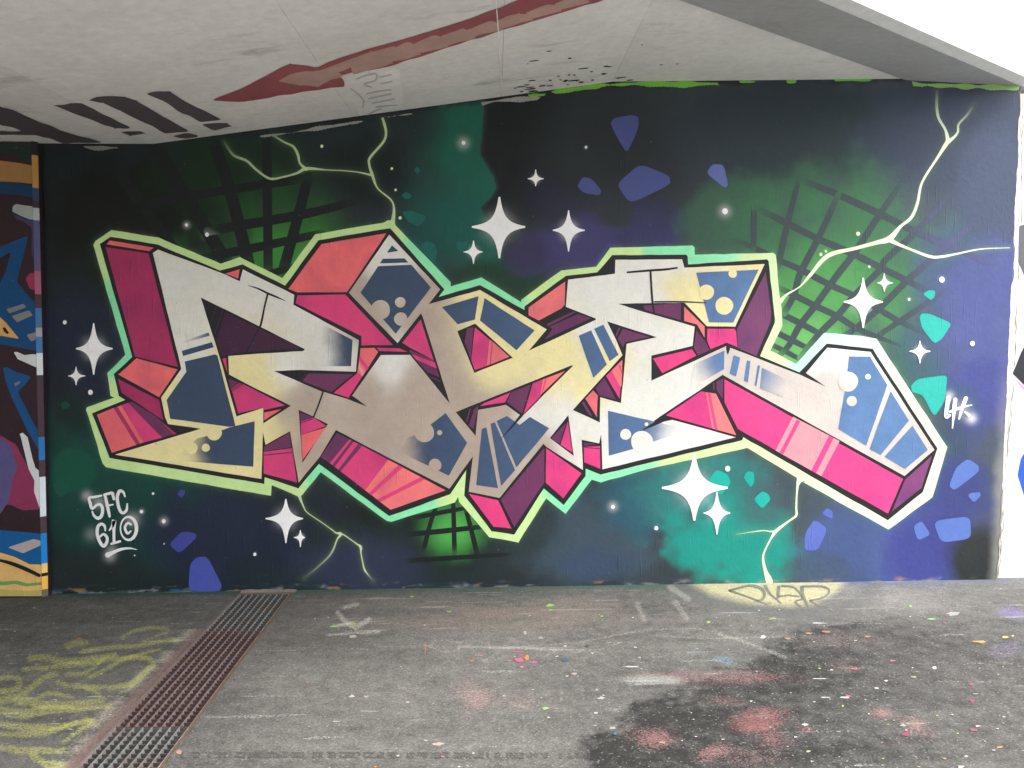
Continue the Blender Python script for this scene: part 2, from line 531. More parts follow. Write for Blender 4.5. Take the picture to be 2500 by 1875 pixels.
def ground_fields(p3):
    """dust (pale film) and old paint on the asphalt, from survey positions"""
    uv, ok = to_px(p3)
    ok &= (uv[:, 0] > -900) & (uv[:, 0] < 3400) & (uv[:, 1] > 1300) & (uv[:, 1] < 3200)
    X, Y = uv[:, 0], uv[:, 1]
    wx, wy = p3[:, 0], p3[:, 1]
    n1 = fbm(wx*1.3+5, wy*1.3+9, 5)
    n2 = fbm(wx*5+50, wy*9+9, 4)
    n3 = fbm(wx*2.2+80, wy*7+3, 4)
    dust = np.full(len(X), .49)+(n1-.5)*.5+(n3-.5)*.3
    # pale walked-on centre strip
    c = np.exp(-(((X-1250)/620.)**2+((Y-1600)/260.)**2))
    dust = dust+.06*c
    # left of the drain: slightly higher dust level
    lf = sstep(620, 380, X+(Y-1450)*.85)
    dust = dust*(1-lf)+(.52+(n3-.5)*.4)*lf
    # fresh dark asphalt lower right, hard edge
    edge = P('e 1440,1560 1560,1340 1480,1265 1610,1185 1800,1120 1840,1000 2060,935 f 150,925 420,800 560,740 720,640 900,560 1300,520 2212,470 2900,600 2900,1900 0,1900')
    dark = inside(X+(n1-.5)*60, Y+(n3-.5)*30, edge)
    dd = seg_dist(X+(n1-.5)*60, Y+(n3-.5)*30, edge[:12])
    n4 = fbm(wx*26+7, wy*26+3, 4)
    sd = np.where(dark, dd, -dd)
    k = sstep(-16, 34, sd+(n2-.5)*70+(n4-.5)*70)
    right_fade = np.interp(X, [1300, 1900, 2400], [.03, .11, .36])+sstep(1560, 1440, Y)*.3
    dust = dust*(1-k)+(right_fade+(n3-.5)*.3)*k
    dust = dust+.25*sstep(1520, 1450, Y)*sstep(1500, 2300, X)
    cov = np.zeros(len(X))
    col = np.zeros((len(X), 3))
    def lay(a, c):
        nonlocal cov, col
        a = np.clip(a, 0, 1)
        new = cov+a*(1-cov)
        w = np.where(new > 1e-6, a/np.maximum(new, 1e-6), 0)[:, None]
        col = col*(1-w)+np.asarray(c, float)*w
        cov = new
    # overspray of the mural at the foot of the wall
    g = np.exp(-np.maximum(-wy-.025, 0)/(.03+.09*n2))*1.2
    tone = np.where((X < 1750)[:, None], np.array([.02, .07, .05]), np.array([.08, .10, .2]))
    lay(g*.85*np.interp(X, [-500, 100, 1900, 2300, 2600], [.5, .8, .8, .5, .2]), tone)
    lay(sstep(.5, .66, n2)*np.exp(-np.maximum(-wy, 0)/.16)*.35, (.04, .07, .055))
    br_ = np.exp(-(((X-1230)/430.)**2+((Y-1500)/55.)**2))
    lay(br_*.5*sstep(.3, .6, n3), (.17, .125, .10))
    # drain surround: pale mortar and maroon paint along its left rail
    mm = (wy < -.62) & (wy > -3)
    m1 = np.exp(-(((wx+1.60+.0*wy)-(n2-.5)*.06)/.035)**2)*mm*sstep(.36, .52, n3)
    lay(m1*.62, (.30, .28, .225))
    m2 = np.exp(-((wx+1.549)/.02)**2)*mm
    lay(m2*.75, (.17, .10, .09))
    # lens-shaped field with lettering by the wall
    lens = P('f 150,300 330,400 560,450 800,468 960,455 1090,390 1180,300')
    ins = inside(X, Y, lens)
    dl = seg_dist(X, Y, lens)
    ring = seg_dist(X, Y, P('f 120,320 300,400 520,460 860,490 1060,485 1250,400 1320,320'))
    lay(sstep(36, 6, ring)*.72, (.085, .085, .082))
    lay(np.where(ins, sstep(-2, 26, dl)*.84, 0), (.36, .335, .19))
    for s in bier_strokes:
        d = seg_dist(X, Y, s, [q[2] for q in s])
        lay(sstep(2.5, -1.5, d)*.3, (.16, .16, .13))
    for nm, cx, cy, rx, ry, ro, c_, cv in pink_b:
        o = CR[nm]
        cx, cy, rx, ry = o[0]+cx*o[2], o[1]+cy*o[2], rx*o[2], ry*o[2]
        dx, dy = X-cx, Y-cy
        ux = (dx*math.cos(ro)+dy*math.sin(ro))/rx
        uy = (-dx*math.sin(ro)+dy*math.cos(ro))/ry
        r = np.hypot(ux, uy)+(n2-.5)*1.1+(n3-.5)*.6
        g_ = np.asarray(c_, float)
        lay(sstep(1.45, .25, r)*cv*.62, (g_*.7+g_.mean()*.3)*.72)
    for s in tag_strokes:
        d = seg_dist(X, Y, s, [q[2] for q in s])
        lay(sstep(4, -4, d)*.44, yel_g)
    for s in ('e 0,615,12 140,605,12 305,595,13', 'e 60,480,26 120,550,26 170,570,26 250,520,24', 'e 100,450,20 180,430,18', 'e 60,560,16 160,540,18'):
        s = P(s)
        lay(sstep(4, -2, seg_dist(X, Y, s, [q[2] for q in s]))*.45, (.42, .41, .37))
    for s in ('e 640,650,7 620,690,7 700,715,8 780,710,8 800,660,8 700,645,7 640,655,6', 'e 650,740,8 700,770,8 760,780,8', 'e 830,650,7 850,690,8 900,740,9 960,780,9', 'e 1030,715,8 960,760,9 920,775,8',
              'e 800,680,8 1000,690,8 1200,695,7 1420,705,6', 'e 920,660,7 1000,690,7 1420,690,6', 'e 1090,630,6 1130,650,6 1190,660,6', 'e 1370,710,8 1310,740,8 1280,780,7', 'e 300,686,3 900,690,3 1560,710,4 1640,700,4 1760,660,4',
              'e 1060,690,4 1500,660,5 1900,585,7 2200,575,5 f 400,600,4', 'f 0,620,5 300,635,6 830,625,5', 'f 380,610,14 520,650,14 780,750,14', 'f 120,420,34 190,520,28', 'e 1860,430,28 1900,520,24', 'f 90,330,30 200,400,26'):
        s = P(s)
        lay(sstep(4, -2, seg_dist(X, Y, s, [q[2] for q in s]))*.36, (.30, .29, .26))
    # scuffs: thin pale streaks along x
    sc = fbm(wx*3+11, wy*60+5, 3)
    lay(sstep(.70, .82, sc)*.30*sstep(-.2, .4, dust), (.45, .44, .41))
    cov = np.where(ok, cov, 0)
    far = sstep(2.4, 3.4, -wy)+sstep(3.6, 4.6, abs(wx))      # unseen ground made paler past the strip, added to bounce light under the deck
    dust = np.clip(np.where(ok, dust, .5), 0, 1)
    far = np.clip(far, 0, 1)
    return dust*(1-far)+(1.75+(n1-.5)*.4)*far, col, cov*(1-far)

def axis_coords(lo, hi, step, far, extra=()):
    a = list(np.arange(lo, hi+1e-6, step))
    k = step
    x = hi
    while x < far:
        k *= 1.35
        x += k
        a.append(x)
    k = step
    x = lo
    while x > -far:
        k *= 1.35
        x -= k
        a.append(x)
    a = np.array(sorted(a))
    for e in extra:
        a[np.argmin(abs(a-e))] = e
    return np.unique(a)
DX0, DX1, DY0, DY1 = -1.522, -1.205, -3.3, -.062
gx = axis_coords(-3.1, 3.5, .0125, 500., (DX0, DX1))
gy = axis_coords(-2.6, .02, .0105, 500., (DY0, DY1))
DY0 = float(gy[np.argmin(abs(gy-DY0))])
GX, GY = np.meshgrid(gx, gy)
nx, ny = len(gx), len(gy)
gp = np.stack([GX.ravel(), GY.ravel(), gz(np.clip(GX.ravel(), -8, 8))], 1)
dust, gcol, gcov = ground_fields(gp)
ii = np.arange(nx-1)
faces = []
jx = (gx[:-1] >= DX0-1e-6) & (gx[1:] <= DX1+1e-6)
quads = []
for j in range(ny-1):
    hole = jx if (gy[j] >= DY0-1e-6 and gy[j+1] <= DY1+1e-6) else np.zeros(nx-1, bool)
    b = ii[~hole]+j*nx
    quads.append(np.stack([b, b+1, b+nx+1, b+nx], 1))
quads = np.vstack(quads).astype(np.int32)
def grid_mesh(name, co, quads):
    me = bpy.data.meshes.new(name)
    me.vertices.add(len(co))
    me.vertices.foreach_set('co', np.asarray(co, np.float32).ravel())
    me.loops.add(quads.size)
    me.loops.foreach_set('vertex_index', quads.ravel())
    me.polygons.add(len(quads))
    me.polygons.foreach_set('loop_start', np.arange(0, quads.size, 4, dtype=np.int32))
    me.update(calc_edges=True)
    return me
gm = grid_mesh('ground', gp, quads)
ca = gm.color_attributes.new('paint', 'FLOAT_COLOR', 'POINT')
c4 = np.concatenate([gcol, gcov[:, None]], 1).astype(np.float32)
ca.data.foreach_set('color', c4.ravel())
da = gm.attributes.new('dust', 'FLOAT', 'POINT')
da.data.foreach_set('value', dust.astype(np.float32))

def asphalt():
    m, nt, bs = new_mat('worn_asphalt')
    geo = nd(nt, 'ShaderNodeNewGeometry')
    pos = geo.outputs['Position']
    ap = nd(nt, 'ShaderNodeAttribute', attribute_name='paint')
    ad = nd(nt, 'ShaderNodeAttribute', attribute_name='dust')
    n1 = noise(nt, pos, 14., 7, .65)
    n2 = noise(nt, pos, 110., 4, .6)
    vo = nd(nt, 'ShaderNodeTexVoronoi', feature='F1')
    vo.inputs['Scale'].default_value = 150.
    nt.links.new(pos, vo.inputs['Vector'])
    d = math_(nt, 'ADD', ad.outputs['Fac'], mrange(nt, n1, .25, .75, -.22, .22))
    d = math_(nt, 'ADD', d, mrange(nt, n2, .3, .7, -.11, .11))
    col = mixc(nt, mrange(nt, d, 0., 2., 0, 1), (.017, .0165, .0155), (.335, .326, .302))
    # stones in the binder
    sep = nd(nt, 'ShaderNodeSeparateColor')
    nt.links.new(vo.outputs['Color'], sep.inputs[0])
    stone = mrange(nt, sep.outputs[0], 0, 1, .74, 1.22)
    col = mixc(nt, 1., col, stone, 'MULTIPLY')
    pale = mrange(nt, sep.outputs[1], .94, .99, 0, .22)
    col = mixc(nt, pale, col, (.40, .39, .36))
    edge = mrange(nt, vo.outputs['Distance'], .0, .7, 1.12, .62)
    col = mixc(nt, .5, col, edge, 'MULTIPLY')
    # old paint, broken by the stones
    cv = math_(nt, 'ADD', ap.outputs['Alpha'], mrange(nt, n2, .25, .75, -.30, .30))
    cv = math_(nt, 'ADD', cv, mrange(nt, sep.outputs[2], 0, 1, -.16, .16))
    cv = math_(nt, 'MULTIPLY', mrange(nt, cv, .18, .95, 0, .95), mrange(nt, ap.outputs['Alpha'], .01, .08, 0, 1))
    pc = mixc(nt, 1., ap.outputs['Color'], mrange(nt, sep.outputs[0], 0, 1, .78, 1.15), 'MULTIPLY')
    col = mixc(nt, cv, col, pc)
    # tiny flecks of dried paint
    v2 = nd(nt, 'ShaderNodeTexVoronoi', feature='F1')
    v2.inputs['Scale'].default_value = 42.
    nt.links.new(pos, v2.inputs['Vector'])
    s2 = nd(nt, 'ShaderNodeSeparateColor')
    nt.links.new(v2.outputs['Color'], s2.inputs[0])
    rad = mrange(nt, s2.outputs[0], .84, 1., 0., .16)
    fl = math_(nt, 'LESS_THAN', math_(nt, 'ADD', v2.outputs['Distance'], mrange(nt, n2, .3, .7, -.05, .05)), rad)
    col = mixc(nt, math_(nt, 'MULTIPLY', fl, .6), col, (.34, .33, .31))
    nt.links.new(col, bs.inputs['Base Color'])
    bs.inputs['Roughness'].default_value = .9
    bs.inputs['Specular IOR Level'].default_value = .3
    bp = nd(nt, 'ShaderNodeBump')
    bp.inputs['Strength'].default_value = .35
    bp.inputs['Distance'].default_value = .003
    h = math_(nt, 'ADD', mrange(nt, vo.outputs['Distance'], 0, .7, 1, 0), math_(nt, 'MULTIPLY', n2, .6))
    nt.links.new(h, bp.inputs['Height'])
    nt.links.new(bp.outputs[0], bs.inputs['Normal'])
    return m
gm.materials.append(asphalt())
ground = bpy.data.objects.new('ground', gm)
COL.objects.link(ground)
tag(ground, kind='structure')

# ================================================================== MURAL WALL
glow_poly = P('A 125,345 150,300 320,185 830,265 1500,548 1705,476 2165,703 C 750,230 1490,105 1530,80 1600,80 1620,135 2212,745 E 445,262 775,165 1205,432 1205,408 1640,90 2005,50 '
              'G 685,318 840,110 1725,85 1750,105 1752,185 I 425,185 1275,165 1300,190 1340,620 1362,760 1372,950 1240,1220 1520,1365 1820,1030 2212,1060 '
              'J 1475,100 2110,1075 O 1060,850 700,1115 0,725 N 1715,428 1600,372 1080,58 0,290 H 740,1450 640,1420 F 1965,935 1685,1302 1475,1135 1175,1612 860,1555 535,1175 525,1120 490,1178 0,1325 '
              'M 1745,685 1680,670 790,15 545,320 500,350 130,190 120,332 B 2030,1548 260,1240 225,1200 45,620 55,595 350,490 310,470 275,225 A 470,1530')
black_poly = P('A 195,335 310,258 820,340 1490,622 1735,555 2190,783 C 425,785 785,295 1560,165 2145,825 2085,905 E 315,375 760,248 1240,515 1240,480 1690,148 2025,110 '
               'G 695,380 860,190 1660,185 1675,205 1680,290 I 350,290 1205,235 1222,255 1292,890 1287,925 1130,1280 1555,1455 1850,1145 2212,1185 '
               'J 1440,190 2022,1085 1890,1480 O 695,1040 0,640 J 275,985 265,1012 H 735,1365 F 1902,813 1900,895 1665,1207 1450,1028 1130,1527 885,1490 590,1105 612,830 438,1090 0,1250 '
               'M 1715,605 D 790,1205 570,1470 205,1350 200,1420 190,1422 B 1940,1415 300,1140 110,660 470,515 400,472 345,235 545,50 A 545,1555')

stars = [(P('b 1030,1362')[0], 180, 188, 165, 155, s9), (P('b 1445,1382')[0], 120, 128, 95, 97, s9), (P('b 875,1512')[0], 68, 72, 60, 55, s9), (P('b 1248,1073')[0], 55, 45, 48, 48, s9),
         (P('A 130,1465')[0], 275, 280, 190, 205, s5), (P('v 165,812')[0], 20, 20, 17, 20, 1.13),
         (P('Q 910,505')[0], 218, 235, 175, 178, s6), (P('Q 1100,335')[0], 88, 78, 62, 78, s6), (P('Q 1420,950')[0], 95, 110, 95, 95, s6),
         (P('N 508,490')[0], 368, 355, 350, 360, s5), (P('N 752,762')[0], 228, 232, 145, 142, s5), (P('M 322,640')[0], 265, 330, 275, 232, s4), (P('M 518,895')[0], 100, 128, 88, 62, s4)]
dots = [('a', 1120, 1350, 9, 34, 0), ('a', 1243, 1408, 12, 42, 0), ('b', 815, 858, 11, 60, 0), ('b', 1550, 884, 7, 16, 0), ('c', 417, 1268, 17, 62, 0), ('b', 385, 1012, 7, 12, 1), ('b', 408, 1140, 7, 10, 1), ('b', 435, 1308, 9, 12, 1),
        ('a', 1932, 878, 9, 10, 1), ('c', 1215, 1403, 11, 18, 1), ('c', 992, 1527, 9, 14, 1), ('c', 1022, 1508, 6, 18, 1), ('c', 1282, 1600, 7, 14, 1), ('Q', 1618, 305, 24, 42, 0), ('Q', 1893, 880, 21, 26, 0), ('Q', 1323, 482, 11, 24, 0),
        ('N', 868, 283, 27, 34, 0), ('N', 97, 925, 20, 34, 0), ('L', 1660, 620, 26, 95, 0), ('L', 1360, 490, 22, 60, 0), ('L', 1515, 248, 14, 24, 0), ('z', 159, 787, 4.5, 6, 0), ('B', 95, 432, 25, 30, 0), ('F', 2195, 1225, 20, 90, 0), ('d', 1530, 130, 9, 16, 0),
        ('B', 772, 1527, 10, 16, 0), ('L', 1665, 925, 8, 12, 0), ('L', 1268, 1083, 9, 12, 0)]
WHITE = np.array([.86, .86, .86])
LIME = np.array([.56, .78, .33])
MINT = np.array([.26, .78, .42])
PALE = np.array([.70, .84, .56])

def bgcol(X, Y):
    """the sprayed galaxy background: soft fields laid over each other"""
    X = np.asarray(X, float)
    Y = np.asarray(Y, float)
    n1 = fbm(X/150+3, Y/150+8, 4)
    n2 = fbm(X/60+30, Y/60+4, 4)
    n3 = fbm(X/25+70, Y/25+44, 3)
    base = np.stack([np.interp(X, [100, 600, 1100, 1500, 2000, 2480], [.008, .010, .014, .022, .05, .06]),
                     np.interp(X, [100, 600, 1100, 1500, 2000, 2480], [.014, .022, .024, .028, .07, .075]),
                     np.interp(X, [100, 600, 1100, 1500, 2000, 2480], [.016, .026, .026, .032, .085, .11])], 1)
    col = base
    def br(cx, cy, rx, ry, c, op=1., soft=.6, jit=.5, rot=0.):
        nonlocal col
        dx, dy = X-cx, Y-cy
        if rot:
            dx, dy = dx*math.cos(rot)+dy*math.sin(rot), -dx*math.sin(rot)+dy*math.cos(rot)
        r = np.hypot(dx/rx, dy/ry)+(n1-.5)*jit*1.2+(n2-.5)*jit*.8+(n3-.5)*jit*.25
        a = (op*sstep(1., 1.-soft, r))[:, None]
        col = col*(1-a)+alb(c, cx)*a
    # left
    br(330, 520, 330, 200, (7, 13, 11), .9)
    br(330, 700, 200, 160, (8, 24, 20), .8)
    br(230, 850, 190, 200, (20, 27, 44), .95)
    br(180, 1060, 150, 120, (14, 34, 32), .8)
    br(330, 1200, 330, 220, (13, 54, 47), 1)
    br(180, 1150, 60, 60, (10, 66, 50), .8, .3, .3)
    br(220, 1400, 200, 70, (26, 34, 34), .8)
    br(560, 1290, 280, 170, (28, 35, 54), .95)
    br(880, 1380, 220, 90, (42, 50, 72), .9)
    br(720, 1250, 160, 90, (26, 32, 42), .6)
    # green window behind the left grid
    br(560, 440, 260, 160, (13, 42, 20), .9)
    br(700, 600, 270, 200, (36, 84, 38), 1., .9)
    br(690, 640, 150, 130, (58, 132, 54), .85, .9)
    br(900, 420, 130, 130, (14, 30, 28), .9)
    # teal mass, sprayed against a hard right edge
    edge = P('b 935,560 935,660 918,930 960,1000 1000,1060 1015,1130 985,1180 920,1245 935,1290 990,1340 1050,1420')
    ex = np.array([q[0] for q in edge])
    ey = np.array([q[1] for q in edge])
    xe = np.interp(Y, ey, ex)+(n2-.5)*9
    tl = sstep(950, 1120, X+(n1-.5)*120)*sstep(2, -4, X-xe)*sstep(240, 330, Y+60)*sstep(690, 600, Y)
    tl = tl*(.55+.75*sstep(xe-160, xe-30, X))
    tl = np.clip(tl, 0, 1)[:, None]
    col = col*(1-tl)+alb((24, 98, 82), 1150)*tl
    br(1080, 540, 130, 150, (18, 84, 80), .8, .8)
    br(1000, 620, 120, 120, (17, 70, 68), .6, .8)
    dk = (sstep(2, 12, X-xe)*sstep(240, 60, X-xe)*sstep(560, 500, Y))[:, None]
    col = col*(1-dk)+alb((25, 30, 34), 1250)*dk
    br(1230, 690, 150, 70, (20, 62, 40), .9, .5)
    # violet cloud above the middle
    br(1460, 610, 250, 140, (72, 68, 122), 1, .6, .8)
    br(1580, 560, 120, 90, (64, 62, 112), .9, .5, .9)
    br(1350, 480, 120, 110, (40, 42, 66), .7, .9)
    br(1290, 620, 70, 60, (58, 50, 90), .8, .5)
    br(1560, 400, 260, 170, (42, 50, 56), .75, .8)
    # dark top right turning blue grey, lightened for haze put into the paint
    br(1900, 310, 350, 210, (60, 76, 86), .95)
    br(2080, 330, 110, 130, (62, 86, 92), .8)
    br(2330, 340, 280, 230, (86, 101, 128), .95)
    br(2430, 520, 170, 230, (104, 119, 150), .9)
    # grass green window behind the right grid
    rg = P('c 200,1330 190,1230 260,1130 330,1080 420,1060 830,980')
    br(1790, 570, 150, 150, (72, 118, 94), .95, .35, .4)
    br(2060, 640, 360, 270, (86, 158, 106), 1, .7)
    br(2050, 720, 240, 170, (98, 186, 104), .95, .9)
    br(1960, 830, 130, 110, (122, 214, 118), .9, .8)
    br(2240, 930, 130, 170, (82, 142, 118), 1, .7)
    br(2300, 640, 120, 120, (100, 130, 160), .8)
    br(2000, 720, 250, 190, (112, 204, 112), .9, .95, .35)
    br(1950, 850, 120, 100, (138, 232, 128), .9, .8, .3)
    # violet right side
    br(2370, 820, 220, 330, (106, 119, 180), .8, .9)
    br(2420, 800, 150, 260, (118, 130, 202), 1, .6)
    br(2400, 980, 130, 130, (104, 112, 198), .95, .5)
    br(2300, 1080, 100, 80, (84, 108, 140), .8)
    br(2450, 1150, 90, 160, (104, 118, 130), .85)
    br(2300, 1200, 160, 120, (86, 96, 176), .9)
    br(2340, 980, 60, 60, (84, 128, 140), .5)
    # bottom right teal and blue
    br(1420, 1330, 250, 160, (70, 88, 102), .95)
    br(1560, 1220, 150, 110, (52, 104, 122), .95)
    br(1450, 1380, 130, 60, (62, 80, 110), .7)
    br(1720, 1190, 220, 130, (60, 144, 142), .95)
    br(1680, 1130, 120, 40, (62, 152, 142), .6)
    br(1800, 1330, 200, 140, (36, 178, 164), 1, .55, .8)
    br(1870, 1230, 90, 90, (84, 116, 124), .75, .8)
    br(2120, 1330, 220, 150, (98, 122, 184), 1)
    br(2010, 1390, 110, 60, (90, 112, 140), .8)
    br(2260, 1350, 130, 130, (92, 98, 190), .95, .6)
    br(2390, 1370, 90, 100, (66, 72, 72), 1, .6)
    # bottom grid window
    br(1000, 1210, 170, 120, (16, 28, 22), .9, .6)
    br(1120, 1330, 140, 120, (22, 44, 28), .9, .8)
    br(1110, 1300, 115, 100, (82, 176, 80), .95, .9, .3)
    br(1280, 1290, 100, 120, (36, 50, 46), .7)
    # right edge bare and splashed
    rim = sstep(2402, 2440, X+(n2-.5)*26-(1414-Y)*.045)[:, None]*sstep(700, 1300, Y+(n1-.5)*300)[:, None]
    col = col*(1-rim*.6)+np.array([.36, .36, .34])*rim*.6
    # foot of the wall: layers of older colours showing
    yb = Y+(X-1250)*.013
    foot = sstep(1416, 1438, yb+(n3-.5)*16)
    tones = np.array([[.26, .24, .21], [.40, .22, .07], [.05, .13, .24], [.28, .27, .28], [.05, .09, .07], [.04, .06, .06]])
    kk = np.clip(fbm(X/70+9, yb/26+3.3, 3)*9-2, 0, 4.999)
    k0 = kk.astype(int)
    kt = sstep(.3, .7, kk-k0)[:, None]
    tone = tones[k0]*(1-kt)+tones[k0+1]*kt
    fm = (foot*sstep(.5, .62, fbm(X/34+5, yb/5, 4))*.75)[:, None]
    col = col*(1-fm)+tone*fm
    # head of the wall: ragged roller edge
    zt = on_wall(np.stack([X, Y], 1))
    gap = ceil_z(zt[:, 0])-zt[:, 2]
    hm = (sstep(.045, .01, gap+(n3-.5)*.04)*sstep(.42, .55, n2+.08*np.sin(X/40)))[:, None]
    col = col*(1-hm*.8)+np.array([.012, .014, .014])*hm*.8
    # flecks and fog of the white sparks
    for (c, u_, d_, l_, r_, s) in stars:
        R = (u_+d_+l_+r_)/4*s
        d = np.hypot(X-c[0], Y-c[1])+(n3-.5)*R*.2
        a = (.6*np.exp(-(d/(R*.40))**2))[:, None]
        col = col*(1-a)+WHITE*a
    for (nm, cx, cy, r, g, t) in dots:
        o = CR[nm]
        d = np.hypot(X-o[0]-cx*o[2], Y-o[1]-cy*o[2])
        a = (.36*np.exp(-(d/(g*o[2]*.55))**2))[:, None]
        col = col*(1-a)+(WHITE if t == 0 else PALE)*a
    for spec, rr, op in (('L 620,280', 110, .35), ('L 780,370', 130, .3), ('L 680,800', 150, .16), ('L 960,1000', 110, .2), ('L 1240,600', 150, .3), ('L 930,1090', 120, .35), ('O 1380,205', 70, .6), ('O 1200,20', 60, .45), ('O 1300,130', 110, .25)):
        q = P(spec)[0]
        s = s4 if spec[0] == 'L' else .298
        a = (op*np.exp(-(np.hypot(X-q[0], Y-q[1])/(rr*s*.6))**2))[:, None]
        col = col*(1-a)+WHITE*a
    return col
def wall_col(X, Y):
    col = bgcol(X, Y)
    n3 = fbm(X/12+70, Y/12+44, 3)
    d = seg_dist(X, Y, glow_poly+[glow_poly[0]])
    a = (.08*np.exp(-d/5.)*(.2+1.5*n3))[:, None]
    c = np.where((np.sin(X/170+Y/120) > 0)[:, None], LIME, MINT)
    col = col*(1-a)+c*a
    for sp in (bolts):
        dd = seg_dist(X, Y, sp)
        a = (.10*np.exp(-(dd/5.)))[:, None]
        col = col*(1-a)+LIME*a
    return col

bolt_specs = [
    ('b 330,712,22 350,790,22 335,850,20 255,945,20 250,990,18 268,1050,26 300,1130,13 380,1200,14 398,1260,20 388,1350,44', ([0, .05, 1], [.7, .9, 1])),
    ('b 268,1052,18 180,1033,9 90,1024,8 0,1020,8 a 1940,1018,12 1838,1012,28 1780,1040,18 1700,1062,16 1620,1072,20 1540,1020,18 1480,965,20 1400,930,20 1345,850,14', ([0, .4, .85, 1], [1, .9, .8, .1])),
    ('a 1640,812,16 1700,850,14 1760,880,18 1788,930,22 1800,980,16 1838,1015,28', ([0, .2, 1], [.4, .8, 1])),
    ('c 1690,530,20 1688,640,24 1700,710,22 1740,780,22 1757,850,38', ([0, .35, 1], [0, .6, 1])),
    ('c 1910,630,14 1870,690,18 1820,745,18 1815,790,18 1795,820,22 1757,850,36', ([0, .5, 1], [0, .7, 1])),
    ('c 1757,845,40 1690,950,22 1600,1095,19 1572,1220,23 1535,1305,26 1470,1360,26 1405,1432,50 1330,1455,34 1200,1490,28 1035,1535,36 930,1650,28 I 1560,530,20 1420,615,34 1350,690,70', None),
    ('c 1400,1435,44 1450,1462,28 1540,1500,20 1650,1540,24 1720,1540,22 1800,1525,16 1950,1495,11 2125,1487,8', ([0, .7, 1], [1, 1, .6])),
    ('M 490,270,90 515,370,50 560,480,24 610,560,18 800,690,15 940,790,18 1000,835,30 1062,850,54 1010,930,26 960,1060,34 890,1165,30 700,1340,24 560,1450,12', ([0, .65, .85, 1], [1, 1, .5, 0])),
    ('M 1055,850,50 1100,860,26 1190,920,20 1280,985,26 1330,1025,50 1335,1110,24 1360,1240,24 1385,1335,34 1440,1410,22 1500,1480,10', ([0, .8, 1], [1, .9, 0])),
    ('N 1650,400,110 1628,450,46 1615,560,26 1610,700,28 1608,790,34 1530,850,26 1395,955,50 1330,1050,26 1262,1190,26 1252,1270,34 1275,1380,56 1320,1500,110', ([0, .85, 1], [1, 1, .8])),
    ('N 1395,960,34 1330,962,20 1250,953,15 1100,972,12 960,995,6', ([0, .6, 1], [1, .9, .3]))]
bolts = [[[q[0], q[1], q[2]*.70] for q in P(b[0])] for b in bolt_specs]

WX0, WX1 = -2.66, 3.105
wx = np.arange(WX0, WX1+.004, .0075)
wx[-1] = WX1
wxz = np.linspace(0, 1, 400)
VX, VT = np.meshgrid(wx, wxz)
right_shift = 0.
zb = gz(VX)-.02
zt = ceil_z(VX)+.015
VZ = zb+(zt-zb)*VT
# wall edge on the right is ragged
ragged = np.where(VX > WX1-.004, (fbm(VZ*9, VZ*0+4, 4)-.5)*.03, 0)
front = np.stack([(VX+ragged).ravel(), np.zeros(VX.size), VZ.ravel()], 1)
uvw, _ = to_px(front)
wc = wall_col(uvw[:, 0], uvw[:, 1])
n0, n1_ = len(wx), len(wxz)
idx = (np.arange(n1_-1)[:, None]*n0+np.arange(n0-1)[None, :]).ravel()
fq = np.stack([idx, idx+1, idx+n0+1, idx+n0], 1)
# close the slab: border loop copied to the back
border = list(range(n0))+[n0-1+j*n0 for j in range(1, n1_)]+[n0*(n1_-1)+i for i in range(n0-2, -1, -1)]+[j*n0 for j in range(n1_-2, 0, -1)]
bk = front[border].copy()
bk[:, 1] = .28
off = len(front)
nb = len(border)
side = np.array([[border[(i+1) % nb], border[i], off+i, off+(i+1) % nb] for i in range(nb)])
verts_all = np.vstack([front, bk])
wm = grid_mesh('graffiti_wall', verts_all, np.vstack([fq, side]).astype(np.int32))
ca = wm.color_attributes.new('pigment', 'FLOAT_COLOR', 'POINT')
c4 = np.ones((len(verts_all), 4), np.float32)
c4[:off, :3] = wc
c4[off:, :3] = (.35, .34, .32)
ca.data.foreach_set('color', c4.ravel())
wm.materials.append(M_PAINT)
wall = bpy.data.objects.new('graffiti_wall', wm)
COL.objects.link(wall)
tag(wall, 'dark wall sprayed with a pink, cream and blue graffiti letter piece outlined in lime', 'wall', kind='thing')

